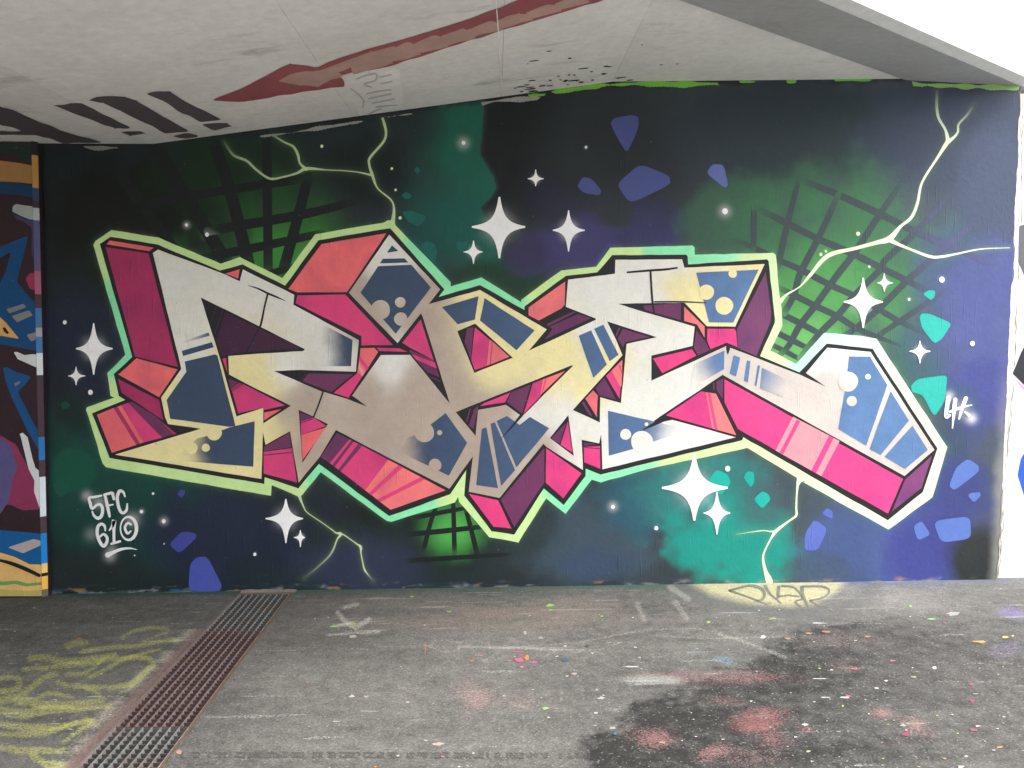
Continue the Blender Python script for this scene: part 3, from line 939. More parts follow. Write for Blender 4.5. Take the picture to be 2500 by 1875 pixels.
# ---- grid bars
def bar_col(X, Y):
    k = sstep(2180, 2330, X)[:, None]
    c = np.where((X > 1500)[:, None], np.array([.042, .062, .066]), np.array([.008, .012, .012]))
    return c*(1-k)+np.array([.075, .08, .17])*k
bars = ['a 900,830,70 1120,1180,78 1360,1580,84', 'a 1280,840,70 1390,1180,74 1505,1640,74', 'a 1602,820,56 1605,1200,56 1610,1659,56', 'a 1850,1060,60 1780,1330,64 1690,1659,66', 'a 700,1020,60 900,1300,64 1080,1540,64',
        'a 820,1240,50 1300,1150,54 1800,1075,56', 'a 1250,1385,58 1800,1290,58 2150,1205,40', 'a 1230,1545,54 1560,1480,54 1930,1400,46', 'a 1480,1655,44 1620,1640,44 1760,1600,40',
        'F 290,1215,44 220,1420,48 150,1700,52', 'F 470,1160,48 478,1400,50 485,1720,52', 'F 605,1250,46 660,1450,52 735,1760,56', 'F 60,1345,48 330,1290,50 640,1235,44', 'F -40,1525,56 350,1490,58 800,1440,50', 'e 470,170,28 700,155,30 1100,130,20',
        'c 880,1080,36 1100,1170,42 1350,1285,44 1560,1390,42 1800,1490,40 2000,1580,28', 'c 600,1245,36 800,1345,42 980,1435,42 1180,1520,42 1380,1620,40 Q 1300,310,60 1490,405,52', 'c 470,1440,24 600,1490,34 740,1560,36 Q 370,225,58 610,350,58 830,450,56 1050,570,52 1240,680,52 1460,775,40',
        'Q 140,370,50 300,450,56 480,540,58 680,635,58 840,735,54 1040,820,46 1250,900,20', 'Q 150,600,54 350,700,58 520,790,50', 'Q 110,770,54 250,840,54 430,930,44', 'Q 90,890,44 230,960,46 340,1020,40',
        'c 592,1255,34 590,1360,36 588,1490,34', 'c 860,1080,30 795,1330,38 735,1600,40', 'c 1100,1165,34 980,1425,40 870,1640,42 Q 290,440,58 200,610,58', 'c 1545,1000,24 1340,1295,40 1200,1510,42 1085,1659,42 Q 480,540,60 340,720,60 240,900,54 140,1000,44',
        'c 1760,1175,24 1560,1395,40 1380,1560,40 Q 1070,210,60 850,430,60 680,630,62 520,790,60 340,1010,50', 'c 1910,1340,26 1750,1480,40 1560,1640,42 Q 1310,310,62 1060,560,62 850,740,56 740,800,46', 'Q 1700,360,20 1480,520,48 1240,680,52 1030,820,46']
for b in bars:
    stroke('grid_bar', P(b), bar_col, 'bg', wall, n=5, fade=([0, .12, .88, 1], [.15, 1, 1, .35]))

# ---- floating rock shapes
VIO, TEA, TEAB, BLU = alb((74, 84, 142), 1500), alb((14, 84, 78), 1000), alb((60, 214, 200), 2280), alb((112, 144, 226), 2300)
rocks = [('b 1697,745 1715,708 1820,690 1865,700 1866,760 1830,850 1795,917 1745,840', VIO), ('b 1733,1105 1855,998 1900,993 2050,1055 2058,1105 1845,1210 1800,1205', VIO), ('b 1530,1062 1580,1070 1642,1140 1632,1172 1540,1160 1496,1120', VIO),
         ('c 305,1040 340,985 410,988 437,1115 415,1128', alb((108, 122, 190), 1750)), ('b 517,1020 535,998 558,1020 540,1048', TEA), ('b 445,1170 470,1150 505,1170 490,1195 460,1192', TEA), ('b 445,1270 500,1262 600,1300 545,1362 480,1330', TEA),
         ('b 550,1480 590,1445 640,1460 660,1510 640,1590', TEA), ('b 765,1455 840,1445 850,1490 790,1510', TEA), ('Q 1448,435 1500,400 1558,405 1555,460 1520,492', TEAB), ('Q 1418,640 1440,610 1510,612 1690,690 1700,715 1620,840 1550,882 1440,740', TEAB),
         ('Q 1342,1260 1400,1200 1640,1166 1668,1185 1645,1400 1550,1547 1450,1345 1350,1315', TEAB), ('O 1250,610 1350,533 1440,595 1442,640 1240,797 1195,760', BLU), ('O 1350,840 1370,815 1450,810 1455,840 1400,897', BLU),
         ('O 1065,1045 1330,1010 1370,1035 1376,1190 1130,1225', BLU), ('O 903,1090 970,1043 1035,1140 1030,1165 940,1207', BLU), ('O 153,985 200,936 246,970 240,1032', alb((104, 124, 212), 2000)), ('O 15,1150 95,1028 203,1110 120,1288 12,1285', alb((104, 124, 212), 2000)),
         ('N 665,400 750,292 870,345 905,440 795,572 690,490', alb((30, 184, 170), 1780)), ('N 1038,380 1080,310 1152,320 1157,430 1120,490', alb((30, 184, 170), 1830)), ('N 1148,615 1240,526 1312,560 1332,620 1240,720', alb((30, 190, 176), 1860)),
         ('L 1838,260 1880,198 1957,203 1912,308', alb((48, 50, 112), 450)), ('L 1728,935 1890,768 2000,763 2102,795 2095,850 1870,1062', alb((48, 54, 116), 450)), ('d 1140,190 1180,148 1245,143 1350,352 1130,356', alb((52, 62, 126), 500)),
         ('z 148,984 162,980 172,987 165,998 152,998', alb((8, 46, 36), 170)), ('z 170,1080 182,1070 198,1080 192,1095 176,1096', alb((8, 46, 36), 180)), ('z 130,1180 148,1168 168,1178 168,1200 150,1214 134,1205', alb((10, 56, 44), 150))]
for sp, c in rocks:
    sheet('rock_shape', round_poly(P(sp), .28, 4), np.clip(c*1.38, 0, .8), 'glow', wall, hand=.3)

# ---- lightning
def bolt_col(X, Y):
    k = sstep(1500, 2000, X)[:, None]
    return np.array([.50, .64, .36])*(1-k)+PALE*k
for (sp, fd), pts in zip(bolt_specs, bolts):
    stroke('lightning_bolt', pts, bolt_col, 'glow', wall, n=7, fade=fd, ragged=.12)

# ---- stars and dots
def star_pts(c, u_, d_, l_, r_, s):
    u_, d_, l_, r_ = u_*s, d_*s, l_*s, r_*s
    R = (u_+d_+l_+r_)/4
    out = []
    tips = [(0, -u_), (r_, 0), (0, d_), (-l_, 0)]
    for i in range(4):
        a, b = np.array(tips[i]), np.array(tips[(i+1) % 4])
        an, bn = a/np.hypot(*a), b/np.hypot(*b)
        w = max(.9, R*.028)
        p0, p3 = a+bn*w, b+an*w
        k = R*.14
        p1, p2 = an*R*.30+bn*k, bn*R*.30+an*k
        out.append(a)
        for t in np.linspace(0, 1, 12):
            out.append((1-t)**3*p0+3*t*(1-t)**2*p1+3*t*t*(1-t)*p2+t**3*p3)
    return np.array(out)+np.array(c)
for st in stars:
    sheet('star', star_pts(*st), WHITE, 'top', wall, hand=0)
for (nm, cx, cy, r, g, t) in dots:
    o = CR[nm]
    disc('spark_dot', o[0]+cx*o[2], o[1]+cy*o[2], r*o[2], r*o[2]*1.1, WHITE if t == 0 else PALE, 'top', wall)

# ---- lettering: glow, black silhouette, faces, sides, panels
def glow_col(X, Y):
    m = P('A 330,1100 B 300,200 C 1900,600 C 2150,850 E 700,210 E 950,330 G 1500,140 I 600,230 I 1500,1400 I 1850,1080 J 1200,90 D 900,1280 D 1200,1500 F 0,1290 F 1750,1150 F 1950,900 F 2100,930 H 900,1400')
    l = P('A 200,300 A 700,240 A 1400,520 B 320,430 B 100,700 B 300,1200 B 1500,1440 D 400,1430 C 700,300 C 1400,130 E 1500,200 G 300,400 G 900,150 I 1200,200 I 1320,600 I 1200,1280 I 1400,1330 J 1900,900 J 2050,1300 O 700,1080 O 300,860 N 1800,520 N 1100,30 N 500,150 F 550,1000 F 900,1520 F 1300,1350')
    wm_ = sum(1/((X-q[0])**2+(Y-q[1])**2+400)**1.5 for q in m)
    wl_ = sum(1/((X-q[0])**2+(Y-q[1])**2+400)**1.5 for q in l)
    k = sstep(.3, .7, wm_/(wm_+wl_))[:, None]
    pl = sstep(1650, 2100, X)[:, None]
    c = MINT*k+LIME*(1-k)
    pale = np.array([.60, .82, .74])*k+PALE*(1-k)
    return c*(1-pl*.85)+pale*pl*.85
sheet('outline_glow', glow_poly, glow_col, 'glow', wall, maxedge=28, hand=1.0)
lettering = sheet('lettering', black_poly, (.016, .016, .019), 'black', wall, hand=.8)
tag(lettering, 'interlocking angular letters with black outline and pink block shadows')

Wc, Yc, Tc, Pc = np.array([.74, .73, .68]), np.array([.80, .71, .36]), np.array([.43, .345, .285]), np.array([.56, .495, .455])
ctrl = [((430, 680), Wc), ((560, 650), Wc), ((650, 700), Wc), ((760, 750), Wc), ((460, 830), Wc), ((455, 880), Wc), ((420, 960), Yc), ((450, 1100), Yc), ((330, 1105), Yc), ((600, 1130), Yc), ((630, 1010), Yc), ((568, 895), Yc),
        ((610, 900), Yc), ((700, 905), Wc), ((830, 880), Wc), ((655, 945), Yc), ((640, 1040), Yc), ((700, 1000), Tc), ((745, 970), Tc), ((760, 1100), Tc), ((900, 1000), Tc), ((1000, 980), Tc), ((960, 880), Wc), ((955, 905), Wc), ((900, 950), Tc),
        ((1010, 930), Tc), ((950, 1080), Tc), ((1100, 1150), Tc), ((900, 810), Tc), ((870, 710), Tc), ((955, 600), Wc), ((945, 650), Wc), ((1060, 700), Tc), ((1040, 790), Tc), ((1060, 880), Tc), ((1110, 940), Tc), ((1150, 720), Yc), ((1190, 760), Yc), ((1300, 800), Yc), ((1250, 880), Yc),
        ((1200, 900), Yc), ((1350, 900), Yc), ((1380, 850), Yc), ((1480, 880), Yc), ((1430, 960), Yc), ((1400, 1010), Wc), ((1300, 1020), Wc), ((1440, 800), Wc), ((1500, 790), Wc), ((1450, 700), Wc), ((1560, 690), Wc), ((1550, 640), Wc), ((1600, 740), Wc), ((1650, 700), Yc), ((1640, 650), Wc), ((1720, 740), Yc), ((1850, 650), Yc), ((1700, 720), Yc),
        ((1900, 690), Yc), ((1750, 790), Yc), ((1180, 1100), Tc), ((1230, 1190), Tc), ((1170, 1000), Tc), ((1240, 1000), Tc), ((1325, 1085), Tc), ((1390, 1060), Wc), ((1480, 1040), Wc), ((1550, 950), Wc), ((1600, 830), Wc), ((1680, 820), Wc), ((1700, 1070), Wc), ((1600, 1110), Wc), ((1500, 1130), Wc), ((1650, 930), Wc),
        ((1760, 860), Pc), ((1800, 890), Pc), ((1900, 920), Pc), ((1990, 950), Pc), ((2010, 930), Pc), ((2000, 870), np.array([.8, .8, .8])), ((2100, 870), np.array([.8, .8, .8])), ((2130, 1100), Pc), ((2240, 1110), Pc), ((2050, 1050), Pc)]
cxy = np.array([c[0] for c in ctrl], float)
ccc = np.array([c[1] for c in ctrl])
def face_col(X, Y):
    d2 = (X[:, None]-cxy[:, 0])**2+(Y[:, None]-cxy[:, 1])**2+500
    w = 1/d2**1.9
    return (w@ccc)/w.sum(1)[:, None]
face_polys = [
    'A 825,395 1545,662 1705,738 1740,610 C 525,885 515,990 1222,1375 D 1190,210 600,190 305,203 840,432 735,695 572,622 480,852 215,1000 188,870 188,770 487,578 0,335 B 1590,240 A 1582,1545 C 0,1530 620,1492 640,1470 150,1225 A 1285,912 1520,1655 B 1670,692 1960,600 1957,860 1940,1367 360,1105 1283,825 932,775 900,700 857,490 1075,180 A 1065,1640 768,432',
    'D 835,425 1100,505 1310,585 1150,468 1460,30 1775,28 2212,562 F 440,128 505,212 715,465 690,672 430,1032 0,812 D 985,845 975,838 800,1130 573,1408 478,852 572,622 613,1192 888,775 730,698',
    'E 1285,957 G 680,890 685,875 360,748 385,455 890,390 895,240 1615,235 1640,325 I 1180,285 862,962 555,957 318,708 G 1620,703 925,715 1200,803 1752,962 1728,1170 1283,1275 1283,1545 I 765,1172 785,1265 810,1190 J 790,425 1015,530 838,408 1030,180 1420,218 1995,1100 1725,1335 95,428 I 730,1478 H 1380,735 1150,900 1420,790 1510,775 2195,962 755,1308 748,1040 740,930 720,1028 530,988 545,1315 F 1480,580 1445,545 972,1130 638,1063 685,672 712,465 740,180 1040,125 1195,238 1222,243 E 1762,1122 1755,1112 498,1620 438,1538 140,585 122,553 C 1640,1405 1115,862 1550,235 2100,825 1975,985 E 760,300 1482,727']
for fp in face_polys:
    sheet('letter_face', P(fp), face_col, 'face', lettering, maxedge=34, hand=.6)

BLACK = (.016, .016, .019)
CRI, COR, MAG, PLU, DPL, COL2, PNK, LPK = (.40, .032, .12), (.84, .155, .165), (.68, .055, .19), (.15, .036, .105), (.055, .016, .046), (.86, .185, .185), (.74, .055, .215), (.80, .27, .31)
def soft(c, amt=.22):
    c = np.asarray(c, float)
    def f(X, Y):
        n = fbm(X/45+c[0]*50, Y/45, 3)
        k = (1-amt*sstep(.45, .75, n))[:, None]
        return c*np.concatenate([k, k, 1-(1-k)*.3], 1)
    return f
over_black = ['E 515,745 700,667 715,670 1114,1032 700,1196', 'G 805,905 1342,1076 1016,1148 H 955,592 732,530 727,802 436,668 G 972,1270 905,1110', 'H 387,722 445,1163 188,970',
              'F 1190,236 1224,243 1090,390 973,510 1060,400', 'I 770,1140 800,1180 775,1268 762,1190']
for sp in over_black:
    sheet('letter_gap', P(sp), BLACK, 'gap', lettering, hand=.4)
sides = [('A 258,368 722,438 B 1038,158 575,45', CRI), ('A 305,298 780,375 730,412 268,338', COR), ('B 590,65 1035,185 835,485 395,240', COR), ('B 390,285 835,515 885,738 430,435', CRI),
         ('B 165,675 345,600 590,1000 325,1085', COR), ('B 345,600 385,588 632,986 590,1000', CRI), ('B 385,588 425,572 672,972 632,986', COR), ('B 425,572 502,545 870,922 672,972', MAG), ('B 502,545 545,533 800,690 1020,880 870,922', PLU),
         ('B 1520,70 1560,58 1572,222 1532,110', MAG), ('B 1580,282 1690,322 1608,388', PLU), ('B 1610,392 1700,326 1745,345 1622,422', CRI), ('B 1625,424 1747,346 2195,572 1965,625 1955,598 1690,660', MAG),
         ('D 200,650 385,615 200,735', COR), ('D 470,870 495,1025 195,1070 200,1020', PLU), ('D 195,1075 500,1035 555,1405 195,1310', MAG), ('D 585,650 725,700 595,742', PLU), ('D 595,746 735,704 870,795 600,890', MAG), ('D 600,892 867,810 615,1165', COR),
         ('D 680,228 1160,238 925,430 615,312', PLU), ('C 1240,1460 1390,1455 1432,1500 D 1258,265 1205,222 1232,40', COR), ('D 1205,226 1256,266 1110,490 950,438', MAG), ('C 560,890 1075,880 1590,1425 1250,1430 1250,1330 540,975', MAG), ('C 820,335 1520,220 1095,855 560,858 460,820', COR),
         ('C 1415,1455 1660,1462 1745,1500 1440,1490', MAG), ('C 1690,1400 1890,1150 2030,1590 1770,1452', MAG), ('E 20,988 275,1085 292,1150 70,1052', MAG), ('E 75,1056 295,1156 320,1240 190,1190', PLU), ('E 220,1230 330,1280 336,1292 240,1252', PLU),
         ('A 1550,1070 C 595,1462 A 1780,1502 1510,1545 1450,1375', DPL), ('A 1550,655 1705,608 1690,710', COR),
         ('E 620,715 690,705 660,1050 595,860', PLU), ('E 705,705 855,830 835,1120 705,1165 665,1060', MAG), ('E 858,833 890,853 866,1108 835,1118', COL2), ('E 888,853 900,860 880,1102 864,1108', MAG), ('E 900,860 1077,1022 880,1102', COL2),
         ('E 1285,490 1680,210 1675,460 1640,500 1395,630 1285,575', COL2), ('E 1820,560 1960,605 1460,835 1545,720 1510,700', PLU), ('E 1480,670 1770,530 1800,540 1490,695', PLU),
         ('E 760,1555 810,1520 1085,1410 1030,1515', PNK), ('E 1095,1405 1310,1320 1215,1635 1050,1510', PLU), ('E 1330,1310 1440,1265 1412,1450 1230,1640', MAG), ('E 1440,1265 1680,1175 1412,1436', COL2),
         ('F 640,350 690,385 735,180 742,130 700,170', PLU), ('F 648,165 660,168 622,310 610,300', PLU), ('F 1530,485 1690,320 1620,550', PLU), ('F 1710,300 1757,640 1630,555', PNK), ('F 1880,580 2055,570 2060,815 1885,745', PNK), ('F 1880,530 2030,550 1885,570', PLU),
         ('F 1455,590 1455,965 1130,1445 985,1150', PLU), ('F 1475,595 1857,865 1660,1135 1470,965', PNK), ('F 640,1085 955,1155 1100,1460 905,1440', PNK),
         ('D 985,870 1122,940 908,1196 810,1130', PLU), ('D 1122,940 1540,1160 1290,1490 908,1196', MAG), ('D 1540,1160 2160,1490 M 1735,522 D 1290,1490', COL2),
         ('G 975,985 1270,1075 1000,1130 975,1190 920,1090', PLU), ('G 930,970 950,975 905,1070 895,1055', PLU), ('H 795,300 855,240 950,425 940,545', PNK), ('H 855,240 970,125 962,400 950,425', COL2), ('H 680,430 775,320 900,555 720,510', PLU), ('H 570,545 655,455 705,510 695,745', COL2), ('H 530,590 555,575 650,740 610,720', PLU),
         ('G 1195,735 1605,708 1600,892 1330,815 1215,785', PLU), ('I 310,745 530,960 530,1080 450,940 310,900', COL2), ('I 440,1000 545,1130 585,1215 460,1272 415,1190', PLU), ('I 560,985 850,985 870,1010 885,1185 770,1135 595,1205 555,1110', PNK), ('I 1190,370 1250,800 1245,900 1090,1280 890,1195 880,985', (.17, .05, .13)),
         ('G 1300,1305 1720,1205 1770,1275 1400,1465', PNK), ('H 1440,725 1820,465 1870,475 1940,868', PNK), ('H 1870,475 1980,490 2200,940 1940,868', COL2), ('H 1985,360 2060,325 2050,545 1985,450', PLU), ('H 1950,378 1966,370 1966,455 1950,450', PLU),
         ('J 105,465 1710,1360 O 695,985 J 225,910 105,670', PNK), ('O 1055,510 970,775 725,970 835,705', (.19, .05, .16))]
for sp, c in sides:
    sheet('letter_side', P(sp), soft(c), 'over', lettering, maxedge=40, hand=.5)
stripes = [('D 200,1103 500,1073 500,1087 200,1117', PLU), ('D 596,756 722,712 735,720 598,768', PLU), ('D 640,237 668,237 610,306 590,300', DPL), ('D 1235,40 1330,168 1308,198 1232,92', MAG), ('D 1225,110 1285,225 1262,258 1218,170', LPK),
           ('E 0,945 265,1062 276,1086 0,975', PLU), ('A 1448,1000 1460,1006 1400,1190 1390,1170', DPL), ('A 1520,1045 1532,1050 1440,1320 1428,1300', DPL), ('E 1465,1255 1482,1248 1440,1402 1424,1424', PNK),
           ('D 1142,950 1168,964 962,1236 935,1216', PLU), ('D 1215,990 1257,1012 1024,1286 1000,1266', PLU), ('D 1650,1217 1700,1241 1360,1546 1328,1522', MAG), ('D 1890,1347 1937,1370 1458,1614 1418,1588', MAG),
           ('H 930,188 946,172 966,250 966,285', PNK), ('H 1888,479 1920,483 2000,886 1965,876', PNK), ('J 720,800 1140,1020 975,1335 565,1105', LPK), ('J 755,826 787,842 632,1140 600,1122', PNK), ('J 1045,971 1087,993 928,1310 885,1286', PNK), ('B 870,760 880,765 1025,880 990,890', CRI), ('B 1040,815 1055,820 1100,860 1080,865', DPL),
           ('F 1884,580 2050,590 2052,605 1884,590', PLU)]
_depth[0] = 0
for sp, c in stripes:
    sheet('side_stripe', P(sp), c, 'top', lettering, hand=.3)  # sprayed stripes across the letter sides, some dark and some pale

SLT, SLB = np.array([.042, .068, .122]), np.array([.098, .19, .37])
def slate(X):
    k = sstep(900, 1950, X)[:, None]
    return SLT*(1-k)+SLB*k
def panel_col(p0=None, p1=None):
    def f(X, Y):
        c = slate(X)
        n = fbm(X/38, Y/38, 4)
        c = c*(1+(.24*(n-.5)))[:, None]
        if p0 is not None:
            a, b = P(p0)[0], P(p1)[0]
            dx, dy = b[0]-a[0], b[1]-a[1]
            t = ((X-a[0])*dx+(Y-a[1])*dy)/(dx*dx+dy*dy)+(n-.5)*.45
            k = sstep(0, 1, t)[:, None]
            c = face_col(X, Y)*(1-k)+c*k
        return c
    return f
panels = [('A 1068,1400 1370,1290 1382,1326 1095,1402', ('A 1050,1400', 'A 1450,1290')), ('A 1080,1490 1405,1395 1425,1450 1095,1545', None), ('B 1112,100 1440,22 1465,35 1660,795 1600,805 955,718 917,515 1130,210', None), ('B 1600,810 1867,745 1852,1235 1060,1170 1060,1090 1250,930 1345,905', ('B 1060,1060', 'B 1400,1050')),
          ('C 1580,350 1650,410 1525,430', None), ('C 1480,495 1715,490 1757,535 1450,545', None), ('C 1430,575 1790,560 2000,805 1620,1305 1240,860', None), ('C 830,1205 1155,1370 D 1138,150 780,150', ('C 790,1450', 'C 1060,1450')),
          ('F 390,215 622,535 425,890 0,685 D 1670,1055 1740,930 1900,860 2010,770', ('D 1660,1000', 'D 1960,1010')), ('E 350,485 745,368 705,620 520,672', None), ('E 810,388 1350,738 1155,952 760,630', None), ('E 1825,795 1960,735 2130,1105 1985,1250', None), ('G 665,985 765,940 930,1265 835,1335', None),
          ('F 780,385 830,368 955,1025 720,990', None), ('F 875,330 920,312 1140,830 990,1000', None), ('F 940,300 1050,245 1188,342 1300,255 1507,377 1155,800', None), ('I 440,380 1115,345 840,918 578,915 520,680', None),
          ('I 745,1220 740,1420 380,1630 420,1365', ('I 400,1500', 'I 700,1340')), ('I 845,1270 915,1295 870,1500 800,1470', None), ('I 990,1325 1025,1335 998,1565 955,1545', None), ('I 1105,1375 1130,1385 1090,1605 1072,1595', None), ('J 442,360 680,470 640,625 425,545', ('J 640,520', 'J 400,450')),
          ('J 1225,258 1415,260 1570,515 1380,1060 1130,910 1190,560', None), ('J 1600,570 1765,835 1510,1145 1410,1090', None), ('J 1795,880 1935,1100 1730,1270 1545,1160', None), ('H 815,675 1350,800 1700,880 1300,1010 1060,1095 825,1160', ('H 1640,900', 'H 1220,900'))]
_depth[0] = 0
for sp, fd in panels:
    sheet('letter_panel', P(sp), panel_col(*fd) if fd else panel_col(), 'over', lettering, maxedge=24, hand=.5)
bub = [('B', 1430, 870, 82), ('B', 1185, 1035, 66), ('B', 1340, 1030, 44), ('C', 1455, 1045, 105), ('C', 1670, 965, 57), ('C', 1675, 1145, 72), ('D', 1930, 865, 106), ('D', 2095, 867, 28), ('F', 275, 775, 69), ('I', 835, 390, 46), ('I', 550, 590, 82), ('I', 742, 737, 96), ('J', 1215, 485, 90), ('J', 1395, 440, 25), ('J', 1250, 660, 46), ('H', 1005, 930, 59), ('H', 1180, 1010, 118), ('H', 1230, 820, 20)]
_depth[0] = 0
for nm, cx, cy, r in bub:
    o = CR[nm]
    disc('bubble', o[0]+cx*o[2], o[1]+cy*o[2], r*o[2], r*o[2], face_col, 'top', lettering)
sheet('letter_gap', P('H 1150,902 1290,812 1400,738 1445,733 1510,772 1420,792 1330,832'), BLACK, 'top', lettering, hand=.3)
sheet('letter_gap', P('F 1190,236 1224,243 1090,390 973,510 1060,400'), BLACK, 'top', lettering, hand=.3)
for l in ('A 1795,783,3 1900,815,16 2010,868,22 2110,910,18 2205,952,3', 'A 2010,868,22 1975,1010,20 1930,1215,22 1860,1340,15 1780,1505,14', 'D 838,420,18 790,560,17 735,697,18', 'G 1025,376,20 1275,355,24 1430,345,24 1560,327,18', 'G 1274,360,22 1282,520,22 1296,700,22 1312,805,18', 'I -10,694,16 300,694,16 545,705,10'):
    stroke('accent_line', P(l), BLACK, 'top', lettering)

# ---- signatures
for l in ('L 820,275,26 735,292,34 655,308,36 672,385,44 695,450,36 760,400,36 812,400,40 836,460,44 822,545,46 775,580,44 720,545,34 698,490,22', 'L 988,322,34 975,270,40 962,240,40 860,262,34', 'L 866,262,36 900,410,44 930,555,34', 'L 888,412,28 975,396,22', 'L 1138,288,20 1115,230,34 1068,212,44 1036,280,44 1040,370,44 1068,470,42 1110,510,38 1158,470,36 1168,385,22',
          'L 872,745,22 862,685,36 820,658,40 775,690,44 762,780,44 790,880,44 845,955,46 890,910,44 895,840,40 850,795,34 800,830,28', 'L 928,742,22 970,680,40 990,612,58 988,760,40 990,905,38', 'L 955,925,32 1070,892,34', 'L 1218,665,30 1178,645,34 1140,690,36 1145,740,36 1175,785,34 1214,755,26', 'L 905,1075,72 960,1050,52 1080,1000,38 1200,985,24 1300,1003,8',
          'O 1190,38,38 1178,110,34 1170,190,32 1198,180,26', 'O 1245,52,34 1236,130,32 1222,285,10', 'O 1332,42,34 1305,110,30 1276,208,16', 'O 1205,150,22 1290,118,20 1380,96,8', 'O 1325,152,16 1355,178,26'):
    stroke('signature', P(l), WHITE*.93, 'top', wall, ragged=.06)
ring = [[100+(1185+108*math.cos(a))*s4, 1160+(717+155*math.sin(a))*s4, (34+14*math.cos(a))*s4] for a in np.linspace(0, 2*math.pi, 17)[:-1]]
stroke('signature', ring, WHITE*.93, 'top', wall, closed=True)

# ---- lime roller strip and smears under the ceiling
LG = (.16, .42, .05)
for sp, c in (('b 985,606 1090,590 1090,602 1010,612', LG), ('b 1200,572 1310,560 1300,578 1215,580', LG), ('b 1340,552 1500,520 1660,500 1900,492 2212,492 2212,512 1900,516 1640,524 1480,545 1360,560', LG), ('c 0,494 130,492 370,494 385,515 200,522 40,516 0,520', LG), ('c 500,488 600,488 590,497 510,498', LG), ('c 785,484 845,482 842,497 790,498', LG), ('c 1060,474 1300,474 1290,486 1080,488', LG),
              ('c 1534,485 1570,494 2185,519 2175,540 1600,524 1545,518', (.25, .45, .14)), ('b 920,615 1100,590 1280,582 1260,600 1000,612 930,636', (.3, .3, .27)), ('a 1560,820 1700,800 2000,752 2180,728 2100,745 1760,800', (.28, .28, .26)), ('a 500,880 700,882 720,892 560,900', (.2, .21, .19)), ('b 340,700 500,680 510,688 370,706', (.34, .36, .3))):
    sheet('roller_smear', wobble(wobble(P(sp), 3.0, 9), 1.6, 3), c, 'top', wall, hand=0)

# ---- chipped right rim
for a_, c_, w_ in ((2, (.46, .38, .24), 2.4), (6, (.12, .115, .11), 1.8)):
    for y0, y1 in ((225, 560), (600, 900), (930, 1180), (1190, 1416)):
        ys = np.linspace(y0, y1-20*rng.random(), 14)
        xe_ = np.interp(ys, [218, 550, 918, 1414], [2489, 2486, 2468, 2431])+a_
        stroke('chipped_rim', [[x+rng.normal()*1.5, y, w_*(.3+rng.random())] for x, y in zip(xe_, ys)], c_, 'top', wall, n=3, ragged=.8)

# ================================================================== LEFT WALL
LY = -.060
lx_bot, lx_top = on_wall([(102, 1452)], LY)[0][0], on_wall([(77, 378)], LY)[0][0]
CH = .024
def lwx(z): return lx_top+(lx_bot-lx_top)*(2.58-z)/2.6
zt_, zb_ = 2.625, gz(-2.7)-.02
v = []
for z in (zb_, zt_):
    x = lwx(z)
    v += [(-26, LY, z-(.2 if z == zb_ else .05)), (x, LY, z), (x+CH, LY+CH, z), (x+CH+.002, .3, z), (-26, .3, z-.05)]
f = [(0, 1, 6, 5), (1, 2, 7, 6), (2, 3, 8, 7), (3, 4, 9, 8), (4, 0, 5, 9), (5, 6, 7, 8, 9), (4, 3, 2, 1, 0)]
lw = mesh_obj('neighbour_wall', v, f, M_PAINT, None, np.tile(alb((38, 24, 30), 60), (10, 1)))
tag(lw, 'projecting wall with chamfered corner and blue and orange graffiti, left edge', 'wall', kind='thing')
PLANE_Y[0] = LY
def clip_left(pts):
    out = []
    a = [np.array(p[:2]) for p in pts]
    lim = lambda p: p[0]-(77+(p[1]-378)*(102-77)/(1452-378))
    for i in range(len(a)):
        p, q = a[i-1], a[i]
        dp, dq = lim(p), lim(q)
        if (dp <= 0) != (dq <= 0):
            t = dp/(dp-dq)
            out.append(p+(q-p)*t)
        if dq <= 0:
            out.append(q)
    return out
